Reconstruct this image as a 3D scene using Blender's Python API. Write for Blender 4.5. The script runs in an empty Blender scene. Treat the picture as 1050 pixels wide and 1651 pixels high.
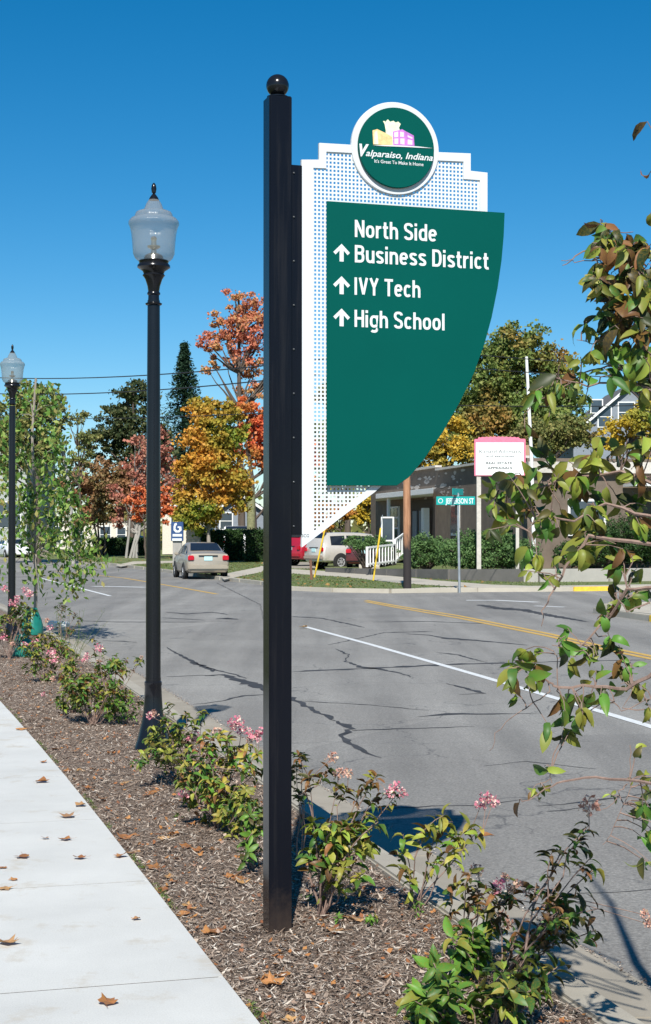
import bpy, bmesh, math, random
import numpy as np
from mathutils import Vector, Matrix
random.seed(7); RNG = np.random.default_rng(11)
R = math.radians
S = bpy.context.scene
COL = S.collection
# ------------------------------------------------------------------ camera, light
F = 2600.0; HZ = 860.0; EYE = 1.65
PITCH = math.atan((HZ - 825.5) / F)
cam = bpy.data.cameras.new('camera'); cam.sensor_fit = 'VERTICAL'; cam.sensor_height = 36
cam.lens = 36 * F / 1651; cam.clip_start = .05; cam.clip_end = 5000
camo = bpy.data.objects.new('camera', cam); COL.objects.link(camo)
camo.location = (0, 0, EYE); camo.rotation_euler = (R(90) + PITCH, 0, 0); S.camera = camo
SUN_EL, SUN_AZ = 44.0, 2.0          # elevation; the light travels towards +Y, AZ degrees to the right
w = bpy.data.worlds.new('World'); S.world = w; w.use_nodes = True
nt = w.node_tree; bg = nt.nodes['Background']
sky = nt.nodes.new('ShaderNodeTexSky'); sky.sky_type = 'NISHITA'; sky.sun_disc = False
sky.sun_elevation = R(SUN_EL); sky.sun_rotation = R(180 + SUN_AZ)
sky.altitude = 1500; sky.air_density = 1.0; sky.dust_density = 0.15; sky.ozone_density = 4.0
hs = nt.nodes.new('ShaderNodeHueSaturation'); hs.inputs['Saturation'].default_value = 1.385
hs.inputs['Hue'].default_value = 0.492
nt.links.new(sky.outputs[0], hs.inputs['Color']); nt.links.new(hs.outputs[0], bg.inputs[0])
bg.inputs[1].default_value = 0.08
sl = bpy.data.lights.new('sun', 'SUN'); sl.energy = 5.0; sl.angle = R(.53); sl.color = (1, .955, .88)
so = bpy.data.objects.new('sun', sl); COL.objects.link(so)
sd = Vector((math.sin(R(SUN_AZ)) * math.cos(R(SUN_EL)), math.cos(R(SUN_AZ)) * math.cos(R(SUN_EL)), -math.sin(R(SUN_EL))))
so.rotation_euler = sd.to_track_quat('-Z', 'Y').to_euler()
so.location = (-5, -10, 20)
S.view_settings.view_transform = 'Standard'; S.view_settings.look = 'None'
S.view_settings.exposure = 0.42; S.view_settings.gamma = 1; S.view_settings.use_curve_mapping = False
S.render.engine = 'CYCLES'; S.cycles.max_bounces = 6; S.cycles.transparent_max_bounces = 16

# ------------------------------------------------------------------ pixel -> world
def ray(x, y):
    d = Vector(((x - 525) / F, 1.0, -(y - 825.5) / F))
    c, s = math.cos(PITCH), math.sin(PITCH)
    return Vector((d.x, d.y * c - d.z * s, d.y * s + d.z * c))
def G(x, y, z=0.0):                       # the point of height z seen at a pixel of the photograph
    d = ray(x, y); t = (z - EYE) / d.z
    return Vector((d.x * t, d.y * t, z))
def V(x, y, Y):                           # the point at distance Y
    d = ray(x, y); t = Y / d.y
    return Vector((d.x * t, Y, EYE + d.z * t))
def onplane(x, y, p, n):
    d = ray(x, y); o = Vector((0, 0, EYE)); t = (p - o).dot(n) / d.dot(n)
    return o + d * t

# ------------------------------------------------------------------ materials
def srgb(c):
    if isinstance(c, str):
        c = c.lstrip('#'); c = [int(c[i:i+2], 16) / 255 for i in (0, 2, 4)]
        c = [v / 12.92 if v <= .04045 else ((v + .055) / 1.055) ** 2.4 for v in c]
    return (*c, 1.0)
class NT:
    def __init__(s, name):
        s.m = bpy.data.materials.new(name); s.m.use_nodes = True; s.t = s.m.node_tree
        s.b = s.t.nodes['Principled BSDF']; s.out = s.t.nodes['Material Output']
    def n(s, ty, **k):
        o = s.t.nodes.new(ty)
        for a, v in k.items():
            if a in o.inputs: o.inputs[a].default_value = v
            else: setattr(o, a, v)
        return o
    def l(s, a, b): s.t.links.new(a, b)
    def coord(s, scale=(1, 1, 1)):
        tc = s.n('ShaderNodeTexCoord'); mp = s.n('ShaderNodeMapping'); mp.inputs['Scale'].default_value = scale
        s.l(tc.outputs['Object'], mp.inputs[0]); return mp.outputs[0]
    def noise(s, co, scale, detail=4, rough=.6):
        o = s.n('ShaderNodeTexNoise'); o.inputs['Scale'].default_value = scale
        o.inputs['Detail'].default_value = detail; o.inputs['Roughness'].default_value = rough
        s.l(co, o.inputs['Vector']); return o.outputs['Fac']
    def ramp(s, f, stops, interp='LINEAR'):
        o = s.n('ShaderNodeValToRGB'); e = o.color_ramp; e.interpolation = interp
        while len(e.elements) < len(stops): e.elements.new(.5)
        for q, (p, c) in zip(e.elements, stops): q.position = p; q.color = srgb(c)
        s.l(f, o.inputs[0]); return o.outputs[0]
    def mix(s, f, a, b, mode='MIX'):
        o = s.n('ShaderNodeMix'); o.data_type = 'RGBA'; o.blend_type = mode
        for i, v in ((0, f), (6, a), (7, b)):
            if hasattr(v, 'links'): s.l(v, o.inputs[i])
            else: o.inputs[i].default_value = v
        return o.outputs[2]
    def math(s, op, a, b=0.0):
        o = s.n('ShaderNodeMath'); o.operation = op
        for i, v in ((0, a), (1, b)):
            if hasattr(v, 'links'): s.l(v, o.inputs[i])
            else: o.inputs[i].default_value = v
        return o.outputs[0]
    def bump(s, h, strength=.3, dist=.01):
        o = s.n('ShaderNodeBump'); o.inputs['Strength'].default_value = strength; o.inputs['Distance'].default_value = dist
        s.l(h, o.inputs['Height']); s.l(o.outputs[0], s.b.inputs['Normal'])
def plain(name, c, rough=.5, metal=0.0, var=.12, scale=8, bump=0, coat=0, spec=.5):
    k = NT(name); co = k.coord(); f = k.noise(co, scale)
    c = srgb(c); d = tuple(v * (1 - var) for v in c[:3]); e = tuple(min(1, v * (1 + var)) for v in c[:3])
    k.l(k.ramp(f, [(.3, d), (.7, e)]), k.b.inputs['Base Color'])
    k.b.inputs['Roughness'].default_value = rough; k.b.inputs['Metallic'].default_value = metal
    k.b.inputs['Coat Weight'].default_value = coat; k.b.inputs['Specular IOR Level'].default_value = spec
    if bump: k.bump(k.noise(co, scale * 6), bump, .005)
    return k.m
def leafmat(name, stops, patch=0.0, pstops=None, rough=.45, pscale=1.0, transl=.22, obj=False):
    """stops: colour ramp over a random number per leaf; pstops: a second ramp picked by patches of the crown."""
    k = NT(name); co = k.coord()
    if obj: rnd = k.n('ShaderNodeObjectInfo').outputs['Random']
    else: rnd = k.n('ShaderNodeNewGeometry').outputs['Random Per Island']
    c = k.ramp(rnd, stops)
    if pstops:
        f = k.noise(co, pscale, 3); f = k.ramp(f, [(.5 - .08 - patch, (0, 0, 0)), (.5 + .08 - patch, (1, 1, 1))])
        c = k.mix(f, c, k.ramp(rnd, pstops))
    if obj:
        n2 = k.noise(co, 9, 3); c = k.mix(k.ramp(n2, [(.45, (0, 0, 0)), (.75, (.6, .6, .6))]), c, srgb('#8a7028'))
    k.l(c, k.b.inputs['Base Color']); k.b.inputs['Roughness'].default_value = rough; k.b.inputs['Specular IOR Level'].default_value = .3
    tr = k.n('ShaderNodeBsdfTranslucent'); k.l(c, tr.inputs[0])
    mx = k.n('ShaderNodeMixShader'); mx.inputs[0].default_value = transl
    k.l(k.b.outputs[0], mx.inputs[1]); k.l(tr.outputs[0], mx.inputs[2]); k.l(mx.outputs[0], k.out.inputs[0])
    return k.m
M = {}
def mk_asphalt():
    k = NT('asphalt'); co = k.coord()
    a = k.ramp(k.noise(co, .35, 5), [(.3, (.22, .211, .195)), (.7, (.28, .272, .252))])
    st = k.coord((2.2, .12, 1)); b = k.ramp(k.noise(st, .8, 4), [(.35, (.8, .8, .8)), (.7, (1.1, 1.1, 1.1))])
    c = k.mix(1.0, a, b, 'MULTIPLY')
    g = k.ramp(k.noise(co, 55, 3, .85), [(.3, (.5, .5, .5)), (.5, (1, 1, 1)), (.72, (1.7, 1.7, 1.68))])
    c = k.mix(.8, c, g, 'MULTIPLY')
    v = k.n('ShaderNodeTexVoronoi'); v.feature = 'DISTANCE_TO_EDGE'; v.inputs['Scale'].default_value = .6
    wn = k.n('ShaderNodeVectorMath'); wn.operation = 'ADD'; tn = k.n('ShaderNodeTexNoise'); tn.inputs['Scale'].default_value = 1.3; tn.inputs['Detail'].default_value = 6
    k.l(co, tn.inputs['Vector']); k.l(co, wn.inputs[0]); k.l(tn.outputs['Color'], wn.inputs[1]); k.l(wn.outputs[0], v.inputs['Vector'])
    line = k.ramp(v.outputs['Distance'], [(0, (1, 1, 1)), (.009, (0, 0, 0))])
    sel = k.ramp(k.noise(co, .5, 2), [(.42, (0, 0, 0)), (.55, (.7, .7, .7))])
    c = k.mix(k.mix(1.0, line, sel, 'MULTIPLY'), c, srgb((.055, .056, .06)))
    pt = k.n('ShaderNodeTexVoronoi'); pt.inputs['Scale'].default_value = .11; mp2 = k.coord((1, .45, 1)); k.l(mp2, pt.inputs['Vector'])
    c = k.mix(.3, c, k.mix(1.0, c, k.ramp(pt.outputs['Color'], [(.2, (.45, .45, .46)), (.8, (1.3, 1.3, 1.28))]), 'MULTIPLY'))
    sp = k.ramp(k.noise(co, 1.7, 6, .75), [(.62, (0, 0, 0)), (.72, (.28, .28, .28))]); c = k.mix(sp, c, srgb((.09, .09, .09)))
    k.l(c, k.b.inputs['Base Color']); k.b.inputs['Roughness'].default_value = .85
    k.bump(k.noise(co, 120, 2, .8), .5, .004); return k.m
def mk_concrete(name, lo, hi, stain, amt=.5, sc=1.5):
    k = NT(name); co = k.coord()
    c = k.ramp(k.noise(co, sc, 6, .65), [(.3, lo), (.7, hi)])
    g = k.ramp(k.noise(co, 160, 2, .8), [(.3, (.86, .86, .86)), (.7, (1.06, 1.06, 1.06))])
    c = k.mix(1.0, c, g, 'MULTIPLY')
    f = k.ramp(k.noise(co, sc * 2.3, 5, .7), [(.56, (0, 0, 0)), (.8, (amt, amt, amt))])
    c = k.mix(f, c, srgb(stain)); k.l(c, k.b.inputs['Base Color']); k.b.inputs['Roughness'].default_value = .9
    k.bump(k.noise(co, 140, 3, .7), .35, .003); return k.m
def mk_mulch(name, lo, mid, hi):
    k = NT(name); co = k.coord()
    f = k.noise(co, 42, 8, .8); f2 = k.noise(co, 2.0, 4)
    c = k.ramp(f, [(.3, lo), (.5, mid), (.72, hi)])
    c = k.mix(k.ramp(f2, [(.4, (0, 0, 0)), (.65, (.5, .5, .5))]), c, srgb((.085, .05, .03)))
    k.l(c, k.b.inputs['Base Color']); k.b.inputs['Roughness'].default_value = .95; k.bump(f, 1, .02); return k.m
def mk_grass(name, a, b, dry):
    k = NT(name); co = k.coord()
    c = k.ramp(k.noise(co, 14, 6, .75), [(.3, a), (.7, b)])
    f = k.ramp(k.noise(co, .9, 5, .7), [(.42, (0, 0, 0)), (.62, (1, 1, 1))]); f = k.mix(1.0, f, srgb((.75, .75, .75)), 'MULTIPLY')
    c = k.mix(f, c, srgb(dry)); k.l(c, k.b.inputs['Base Color']); k.b.inputs['Roughness'].default_value = 1
    k.bump(k.noise(co, 40, 4), 1, .05); return k.m
def mk_glass():
    k = NT('globe_acrylic'); co = k.coord()
    k.b.inputs['Base Color'].default_value = (.45, .46, .45, 1); k.b.inputs['Roughness'].default_value = .18
    k.b.inputs['Coat Weight'].default_value = .6
    wv = k.n('ShaderNodeTexWave'); wv.inputs['Scale'].default_value = 26; k.l(co, wv.inputs[0])
    k.bump(wv.outputs['Fac'], .25, .004)
    tr = k.n('ShaderNodeBsdfTransparent'); tr.inputs[0].default_value = (.78, .78, .76, 1)
    lw = k.n('ShaderNodeLayerWeight'); lw.inputs[0].default_value = .35
    f = k.ramp(lw.outputs['Facing'], [(0, (.2, .2, .2)), (1, (.5, .5, .5))])
    mx = k.n('ShaderNodeMixShader'); k.l(f, mx.inputs[0]); k.l(tr.outputs[0], mx.inputs[1]); k.l(k.b.outputs[0], mx.inputs[2])
    k.l(mx.outputs[0], k.out.inputs[0]); return k.m
def mk_wood(name, a, b, c2=None, zcut=None):
    k = NT(name); co = k.coord((9, 9, .6)); f = k.noise(co, 3, 6, .7)
    c = k.ramp(f, [(.3, a), (.7, b)])
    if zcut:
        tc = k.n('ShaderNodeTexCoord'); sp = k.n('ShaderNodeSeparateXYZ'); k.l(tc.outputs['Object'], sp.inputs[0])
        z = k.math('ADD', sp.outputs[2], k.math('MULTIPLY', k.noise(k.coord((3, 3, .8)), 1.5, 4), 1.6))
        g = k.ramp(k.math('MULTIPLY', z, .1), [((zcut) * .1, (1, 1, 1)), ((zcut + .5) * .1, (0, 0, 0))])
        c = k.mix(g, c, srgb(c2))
    k.l(c, k.b.inputs['Base Color']); k.b.inputs['Roughness'].default_value = .85; k.bump(f, .6, .01); return k.m
M['asphalt'] = mk_asphalt()
M['walk'] = mk_concrete('pale_concrete', (.50, .505, .485), (.60, .605, .58), (.38, .32, .23), .85, 1.3)
M['curb'] = mk_concrete('curb_concrete', (.31, .285, .235), (.40, .37, .305), (.27, .24, .19), .5, 3)
M['gutter'] = mk_concrete('gutter_concrete', (.26, .235, .19), (.35, .315, .255), (.17, .155, .13), .6, 2)
M['farwalk'] = mk_concrete('far_concrete', (.38, .35, .29), (.5, .46, .38), (.3, .26, .2), .5, .8)
M['mulch'] = mk_mulch('mulch_bed', (.1, .07, .052), (.2, .15, .115), (.33, .26, .205))
M['soil'] = mk_mulch('dark_soil', (.03, .02, .015), (.05, .035, .025), (.08, .06, .04))
M['grass'] = mk_grass('lawn', (.07, .115, .03), (.14, .2, .06), (.27, .21, .09))
M['grass2'] = mk_grass('verge_grass', (.085, .13, .035), (.15, .21, .06), (.2, .19, .08))
M['glass'] = mk_glass()
M['tar'] = plain('crack_tar', (.05, .05, .052), .7, var=.3, scale=4, spec=.2)
M['linew'] = plain('white_road_paint', (.62, .64, .64), .7, var=.18, scale=30)
M['liney'] = plain('yellow_road_paint', (.52, .33, .075), .7, var=.25, scale=12)
M['curby'] = plain('yellow_curb_paint', (.75, .5, .05), .7, var=.15)
M['black'] = plain('black_gloss_paint', (.008, .009, .012), .2, var=.1, spec=.35)
M['post'] = plain('black_post_paint', (.006, .007, .011), .12, var=.25, scale=3, spec=.12)
def dusty_post():
    k = NT('black_post_paint'); co = k.coord(); tc = k.n('ShaderNodeTexCoord'); sp = k.n('ShaderNodeSeparateXYZ'); k.l(tc.outputs['Object'], sp.inputs[0])
    h_ = k.ramp(k.math('ADD', sp.outputs[2], k.math('MULTIPLY', k.noise(co, 30, 4, .8), .25)), [(.1, (.5, .5, .5)), (.32, (0, 0, 0))])
    st = k.ramp(k.noise(k.coord((30, 30, 1.2)), 1, 5, .7), [(.5, (0, 0, 0)), (.8, (.1, .1, .1))])
    c = k.mix(st, srgb((.006, .007, .011)), srgb((.12, .11, .1))); c = k.mix(h_, c, srgb((.07, .05, .038)))
    k.l(c, k.b.inputs['Base Color']); k.l(k.ramp(k.noise(co, 4, 5), [(.3, (.1, .1, .1)), (.7, (.24, .24, .24))]), k.b.inputs['Roughness'])
    k.b.inputs['Specular IOR Level'].default_value = .14; return k.m
M['post'] = dusty_post()
M['post_bolt'] = plain('dull_bolt', (.1, .11, .12), .5, .3)
M['signw'] = plain('white_sign_paint', (.62, .65, .67), .5, var=.03, spec=.2)
M['signg'] = plain('green_sign_paint', (.0005, .078, .064), .5, var=.04, scale=2, spec=.06)
M['letter'] = plain('white_lettering', (.66, .68, .69), .6, var=.02, spec=.2)
M['cream'] = plain('logo_cream', (.78, .8, .55), .5, var=.15, scale=60)
M['peach'] = plain('logo_peach', (.85, .55, .25), .5, var=.25, scale=50)
M['purple'] = plain('logo_purple', (.5, .17, .55), .5, var=.2, scale=50)
M['lilac'] = plain('logo_lilac', (.8, .6, .85), .5, var=.1, scale=50)
M['steel'] = plain('galvanised_steel', (.42, .45, .47), .4, .6)
M['chrome'] = plain('wheel_alloy', (.65, .66, .68), .3, .6)
M['tyre'] = plain('tyre_rubber', (.015, .015, .015), .8)
M['carglass'] = plain('car_glass', (.012, .018, .03), .08, var=.05)
M['tan'] = plain('champagne_paint', (.38, .33, .26), .35, .3, var=.04, coat=.4)
M['tan2'] = plain('champagne_cladding', (.36, .3, .25), .5, .2, var=.05)
M['suv'] = plain('beige_paint', (.62, .58, .52), .35, .3, var=.04, coat=.5)
M['red'] = plain('red_paint', (.35, .012, .03), .3, var=.05, coat=.6)
M['maroon'] = plain('maroon_paint', (.09, .02, .02), .35, var=.1, coat=.5)
M['vanw'] = plain('white_vehicle_paint', (.75, .76, .78), .3, var=.03, coat=.5)
M['blue'] = plain('turquoise_paint', (.01, .24, .36), .3, var=.05, coat=.5)
M['yel'] = plain('yellow_plastic', (.8, .6, .02), .5, var=.05)
M['lamp_red'] = plain('red_lens', (.45, .005, .02), .25, var=.1)
M['plate'] = plain('licence_plate', (.45, .7, .72), .5, var=.1, scale=90)
M['darktrim'] = plain('dark_trim', (.02, .02, .022), .6)
M['pole'] = mk_wood('weathered_pole_painted_shade', (.22, .095, .045), (.5, .27, .15), (.022, .018, .018), 2.1)  # weathered wood; the dark lower part is shade painted into the colour
M['greywood'] = mk_wood('grey_pole', (.25, .24, .22), (.42, .4, .37))
M['bark'] = mk_wood('bark', (.06, .045, .035), (.13, .1, .08))
M['palebark'] = mk_wood('pale_bark', (.2, .17, .14), (.36, .32, .27))
M['twig'] = mk_wood('twig_bark', (.16, .1, .08), (.3, .21, .17))
M['stucco'] = plain('brown_stucco', (.15, .118, .092), .95, var=.2, scale=2, bump=.4)
M['paint_patch'] = plain('peeled_render', (.42, .38, .34), .9, var=.3, scale=30)
M['coping'] = plain('pale_coping', (.5, .47, .42), .8, var=.15)
M['whitewall'] = plain('cream_siding', (.62, .58, .5), .8, var=.08)
M['greywall'] = plain('grey_wall', (.36, .38, .36), .8, var=.06, scale=.4)
M['whitetrim'] = plain('white_trim', (.75, .76, .74), .5, var=.06)
M['bluegrey'] = plain('bluegrey_siding', (.2, .23, .27), .7, var=.1)
M['roof'] = plain('grey_shingle', (.12, .12, .125), .9, var=.25, scale=20)
M['window'] = plain('window_glass', (.05, .07, .09), .08, var=.2, scale=1)
M['porchdark'] = plain('porch_shade_paint', (.035, .028, .024), .7)  # dark tone painting the shade inside the porch
M['wallgrey'] = mk_concrete('old_wall_concrete', (.115, .11, .1), (.17, .16, .15), (.07, .065, .055), .6, 1.2)
M['wallpale'] = mk_concrete('new_wall_concrete', (.33, .32, .29), (.42, .4, .36), (.25, .23, .19), .5, 1.2)
M['pink'] = plain('pink_frame_paint', (.72, .18, .28), .5, var=.1)
M['signface'] = plain('sign_face_white', (.85, .87, .87), .4, var=.02)
M['ink'] = plain('dark_ink', (.08, .09, .09), .6)
M['teal'] = plain('teal_sign_sheet', (.0, .33, .30), .4, var=.04)
M['tealbag'] = plain('teal_bag_plastic', (.012, .17, .13), .35, var=.3, scale=5, bump=.6)
M['navy'] = plain('navy_sign', (.03, .07, .19), .4, var=.05)
M['stone'] = plain('rubble_stone', (.5, .42, .32), .9, var=.3, scale=5)
M['guard'] = plain('yellow_guard', (.7, .47, .03), .5, var=.1)
M['wire'] = plain('black_wire', (.02, .02, .022), .6)
M['metalin'] = plain('polished_reflector', (.5, .5, .46), .25, .8, var=.1, scale=20)
M['whiteplas'] = plain('white_plastic', (.7, .72, .72), .5)
# leaves
gr1, gr2, gr3 = (.035, .085, .02), (.075, .15, .03), (.13, .21, .045)
M['l_green'] = leafmat('leaf_green', [(0, gr1), (.5, (.06, .15, .03)), (1, (.1, .22, .04))], obj=True)
M['l_bright'] = leafmat('leaf_bright', [(0, (.08, .2, .03)), (1, (.13, .3, .04))], obj=True)
M['l_olive'] = leafmat('leaf_olive', [(0, (.12, .15, .03)), (.5, (.22, .25, .045)), (1, (.32, .27, .06))], obj=True)
M['l_yel'] = leafmat('leaf_yellowing', [(0, (.36, .34, .06)), (.6, (.28, .4, .06)), (1, (.5, .36, .07))], obj=True)
M['l_bronze'] = leafmat('leaf_bronze', [(0, (.08, .04, .02)), (.5, (.15, .075, .03)), (1, (.3, .13, .055))], obj=True)
M['l_dark'] = leafmat('leaf_dark', [(0, (.025, .045, .02)), (.6, (.05, .06, .02)), (1, (.08, .05, .03))], obj=True)
M['petal'] = leafmat('petals', [(0, (.6, .12, .22)), (.5, (.75, .3, .36)), (.8, (.85, .6, .55)), (1, (.9, .75, .6))], transl=.3)
M['petal2'] = leafmat('faded_petals', [(0, (.5, .25, .18)), (.5, (.7, .4, .32)), (1, (.8, .6, .42))], transl=.3)
M['dry'] = leafmat('dry_leaf', [(0, (.3, .12, .05)), (.5, (.5, .23, .09)), (.8, (.55, .34, .15)), (1, (.38, .2, .11))], obj=True, transl=.15)
M['chips'] = leafmat('mulch_chips', [(0, (.09, .058, .042)), (.3, (.2, .145, .108)), (.65, (.31, .245, .195)), (.88, (.45, .38, .31)), (1, (.66, .6, .52))], transl=0, rough=.9)
M['blade'] = leafmat('grass_blades', [(0, (.06, .1, .02)), (.6, (.11, .18, .04)), (1, (.25, .22, .08))])
M['shrubfar'] = leafmat('shrub_small_leaves', [(0, (.04, .085, .02)), (.5, (.09, .16, .035)), (.8, (.17, .19, .05)), (1, (.24, .13, .06))])
def TL(name, cols, pc=None, patch=0, ps=.25, **k):
    st = [(i / (len(cols) - 1), c) for i, c in enumerate(cols)]
    pst = [(i / (len(pc) - 1), c) for i, c in enumerate(pc)] if pc else None
    return leafmat(name, st, patch, pst, rough=.6, pscale=ps, **k)

# ------------------------------------------------------------------ object helpers
def tag(o, label=None, cat=None, group=None, kind=None):
    if label: o['label'] = label
    if cat: o['category'] = cat
    if group: o['group'] = group
    if kind: o['kind'] = kind
    return o
def empty(name, loc, rz=0, **k):
    o = bpy.data.objects.new(name, None); COL.objects.link(o); o.location = loc; o.rotation_euler = (0, 0, rz)
    o.empty_display_size = .2
    return tag(o, **k)
def link(name, me, mat=None, parent=None, loc=None, local=False, **k):
    """mesh coordinates are world unless local; world meshes get re-based on the parent."""
    o = bpy.data.objects.new(name, me); COL.objects.link(o)
    if mat is not None and not me.materials: me.materials.append(mat)
    if parent is not None:
        o.parent = parent
        if not local:
            o.matrix_parent_inverse = wm(parent).inverted()
    if loc is not None: o.location = loc
    return tag(o, **k)
def wm(o):
    m = Matrix.LocRotScale(o.location, o.rotation_euler, o.scale)
    if o.parent: m = wm(o.parent) @ o.matrix_parent_inverse @ m
    return m
def pymesh(name, v, f, smooth=False):
    me = bpy.data.meshes.new(name); me.from_pydata([tuple(p) for p in v], [], f); me.update()
    if smooth: me.polygons.foreach_set('use_smooth', [True] * len(me.polygons))
    return me
def npmesh(name, verts, faces, smooth=False):       # verts (n,3), faces (m,k)
    me = bpy.data.meshes.new(name); k = faces.shape[1]
    me.vertices.add(len(verts)); me.vertices.foreach_set('co', np.asarray(verts, np.float32).ravel())
    me.loops.add(faces.size); me.loops.foreach_set('vertex_index', faces.astype(np.int32).ravel())
    me.polygons.add(len(faces)); me.polygons.foreach_set('loop_start', np.arange(0, faces.size, k, dtype=np.int32))
    me.polygons.foreach_set('loop_total', np.full(len(faces), k, dtype=np.int32))
    me.update(calc_edges=True)
    if smooth: me.polygons.foreach_set('use_smooth', [True] * len(faces))
    return me
class MB:                                            # collects simple shapes
    def __init__(s): s.v = []; s.f = []
    def add(s, v, f):
        o = len(s.v); s.v += [Vector(p) for p in v]; s.f += [tuple(i + o for i in q) for q in f]; return s
    def box(s, c, size, rot=None):
        hx, hy, hz = size[0] / 2, size[1] / 2, size[2] / 2
        v = [Vector((x, y, z)) for z in (-hz, hz) for y in (-hy, hy) for x in (-hx, hx)]
        if rot is not None: v = [rot @ p for p in v]
        c = Vector(c)
        return s.add([p + c for p in v], [(0, 2, 3, 1), (4, 5, 7, 6), (0, 1, 5, 4), (2, 6, 7, 3), (0, 4, 6, 2), (1, 3, 7, 5)])
    def beam(s, a, b, wx, wy=None, up=(0, 0, 1)):
        a, b = Vector(a), Vector(b); d = (b - a); L = d.length; d.normalize(); u = Vector(up)
        if abs(d.dot(u)) > .99: u = Vector((0, 1, 0))
        x = d.cross(u).normalized(); y = x.cross(d); m = Matrix((x, y, d)).transposed()
        return s.box((a + b) / 2, (wx, wy or wx, L), m)
    def tube(s, pts, rad, n=6, cap=True):
        pts = [Vector(p) for p in pts]
        if not hasattr(rad, '__len__'): rad = [rad] * len(pts)
        v = []; f = []; pu = None
        for i, p in enumerate(pts):
            d = (pts[min(i + 1, len(pts) - 1)] - pts[max(i - 1, 0)])
            if d.length < 1e-9: d = Vector((0, 0, 1))
            d.normalize()
            if pu is None:
                pu = Vector((1, 0, 0)) if abs(d.x) < .9 else Vector((0, 1, 0))
            x = (pu - d * pu.dot(d)).normalized(); pu = x; y = d.cross(x)
            for j in range(n):
                a = 2 * math.pi * j / n; v.append(p + (x * math.cos(a) + y * math.sin(a)) * rad[i])
        for i in range(len(pts) - 1):
            for j in range(n):
                a = i * n + j; b = i * n + (j + 1) % n; f.append((a, b, b + n, a + n))
        if cap: f.append(tuple(range(n - 1, -1, -1))); f.append(tuple(range((len(pts) - 1) * n, len(pts) * n)))
        return s.add(v, f)
    def lathe(s, prof, c=(0, 0, 0), n=24):
        v = []; f = []; c = Vector(c)
        for r, z in prof:
            for j in range(n):
                a = 2 * math.pi * j / n; v.append(c + Vector((r * math.cos(a), r * math.sin(a), z)))
        for i in range(len(prof) - 1):
            for j in range(n):
                a = i * n + j; b = i * n + (j + 1) % n; f.append((a, b, b + n, a + n))
        return s.add(v, f)
    def prism(s, poly, off):                         # poly: list of 3-D points, off: extrusion vector
        n = len(poly); off = Vector(off); v = [Vector(p) for p in poly] + [Vector(p) + off for p in poly]
        f = [tuple(range(n)), tuple(range(2 * n - 1, n - 1, -1))] + [((i + 1) % n, i, i + n, (i + 1) % n + n) for i in range(n)]
        return s.add(v, f)
    def mesh(s, name='part', smooth=False, bevel=0, tri=False):
        me = pymesh(name, s.v, s.f, smooth)
        bm = bmesh.new(); bm.from_mesh(me)
        if bevel:
            bmesh.ops.bevel(bm, geom=[e for e in bm.edges if len(e.link_faces) == 2 and e.calc_face_angle(0) > .5], offset=bevel, segments=2, affect='EDGES', clamp_overlap=True)
        bmesh.ops.recalc_face_normals(bm, faces=bm.faces)
        if tri: bmesh.ops.triangulate(bm, faces=[f for f in bm.faces if len(f.verts) > 4])
        bm.to_mesh(me); bm.free()
        if smooth:
            try: me.set_sharp_from_angle(angle=R(40))
            except Exception: pass
        return me
    def part(s, name, mat, parent=None, smooth=False, bevel=0, tri=False, local=False, **k):
        return link(name, s.mesh(name, smooth, bevel, tri), mat, parent, local=local, **k)
def sheet(name, poly, z, mat, parent=None, thick=0, **k):       # flat polygon on the ground
    p = [Vector((q[0], q[1], z)) for q in poly]
    area = sum(p[i].x * p[(i + 1) % len(p)].y - p[(i + 1) % len(p)].x * p[i].y for i in range(len(p)))
    if area < 0: p.reverse()
    if thick:
        b = MB().prism(p, (0, 0, -thick)); return b.part(name, mat, parent, tri=True, **k)
    me = pymesh(name, p, [tuple(range(len(p)))]); bm = bmesh.new(); bm.from_mesh(me)
    bmesh.ops.triangulate(bm, faces=bm.faces[:]); bm.to_mesh(me); bm.free()
    return link(name, me, mat, parent, **k)
def strip_poly(pts, wd):
    """outline of a flat ribbon along ground points; wd a width or a list"""
    pts = [Vector((p[0], p[1], 0)) for p in pts]; L = []; Rr = []
    for i, p in enumerate(pts):
        d = (pts[min(i + 1, len(pts) - 1)] - pts[max(i - 1, 0)]).normalized(); nrm = Vector((-d.y, d.x, 0))
        ww = (wd[i] if hasattr(wd, '__len__') else wd) / 2
        L.append(p + nrm * ww); Rr.append(p - nrm * ww)
    return L, Rr
def ribbon(name, pts, wd, z, mat, parent=None, **k):
    L, Rr = strip_poly(pts, wd); n = len(L)
    v = [Vector((p.x, p.y, z)) for p in L + Rr]; f = [(i, n + i, n + i + 1, i + 1) for i in range(n - 1)]
    return link(name, pymesh(name, v, f), mat, parent, **k)
def resample(pts, step):
    out = []
    for i in range(len(pts) - 1):
        a, b = Vector(pts[i]), Vector(pts[i + 1]); n = max(1, int((b - a).length / step))
        out += [a.lerp(b, j / n) for j in range(n)]
    return out + [Vector(pts[-1])]
def lerpx(line, Y):
    for (x0, y0), (x1, y1) in zip(line, line[1:]):
        if Y <= y1: return x0 + (x1 - x0) * (Y - y0) / (y1 - y0)
    return line[-1][0]

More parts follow.
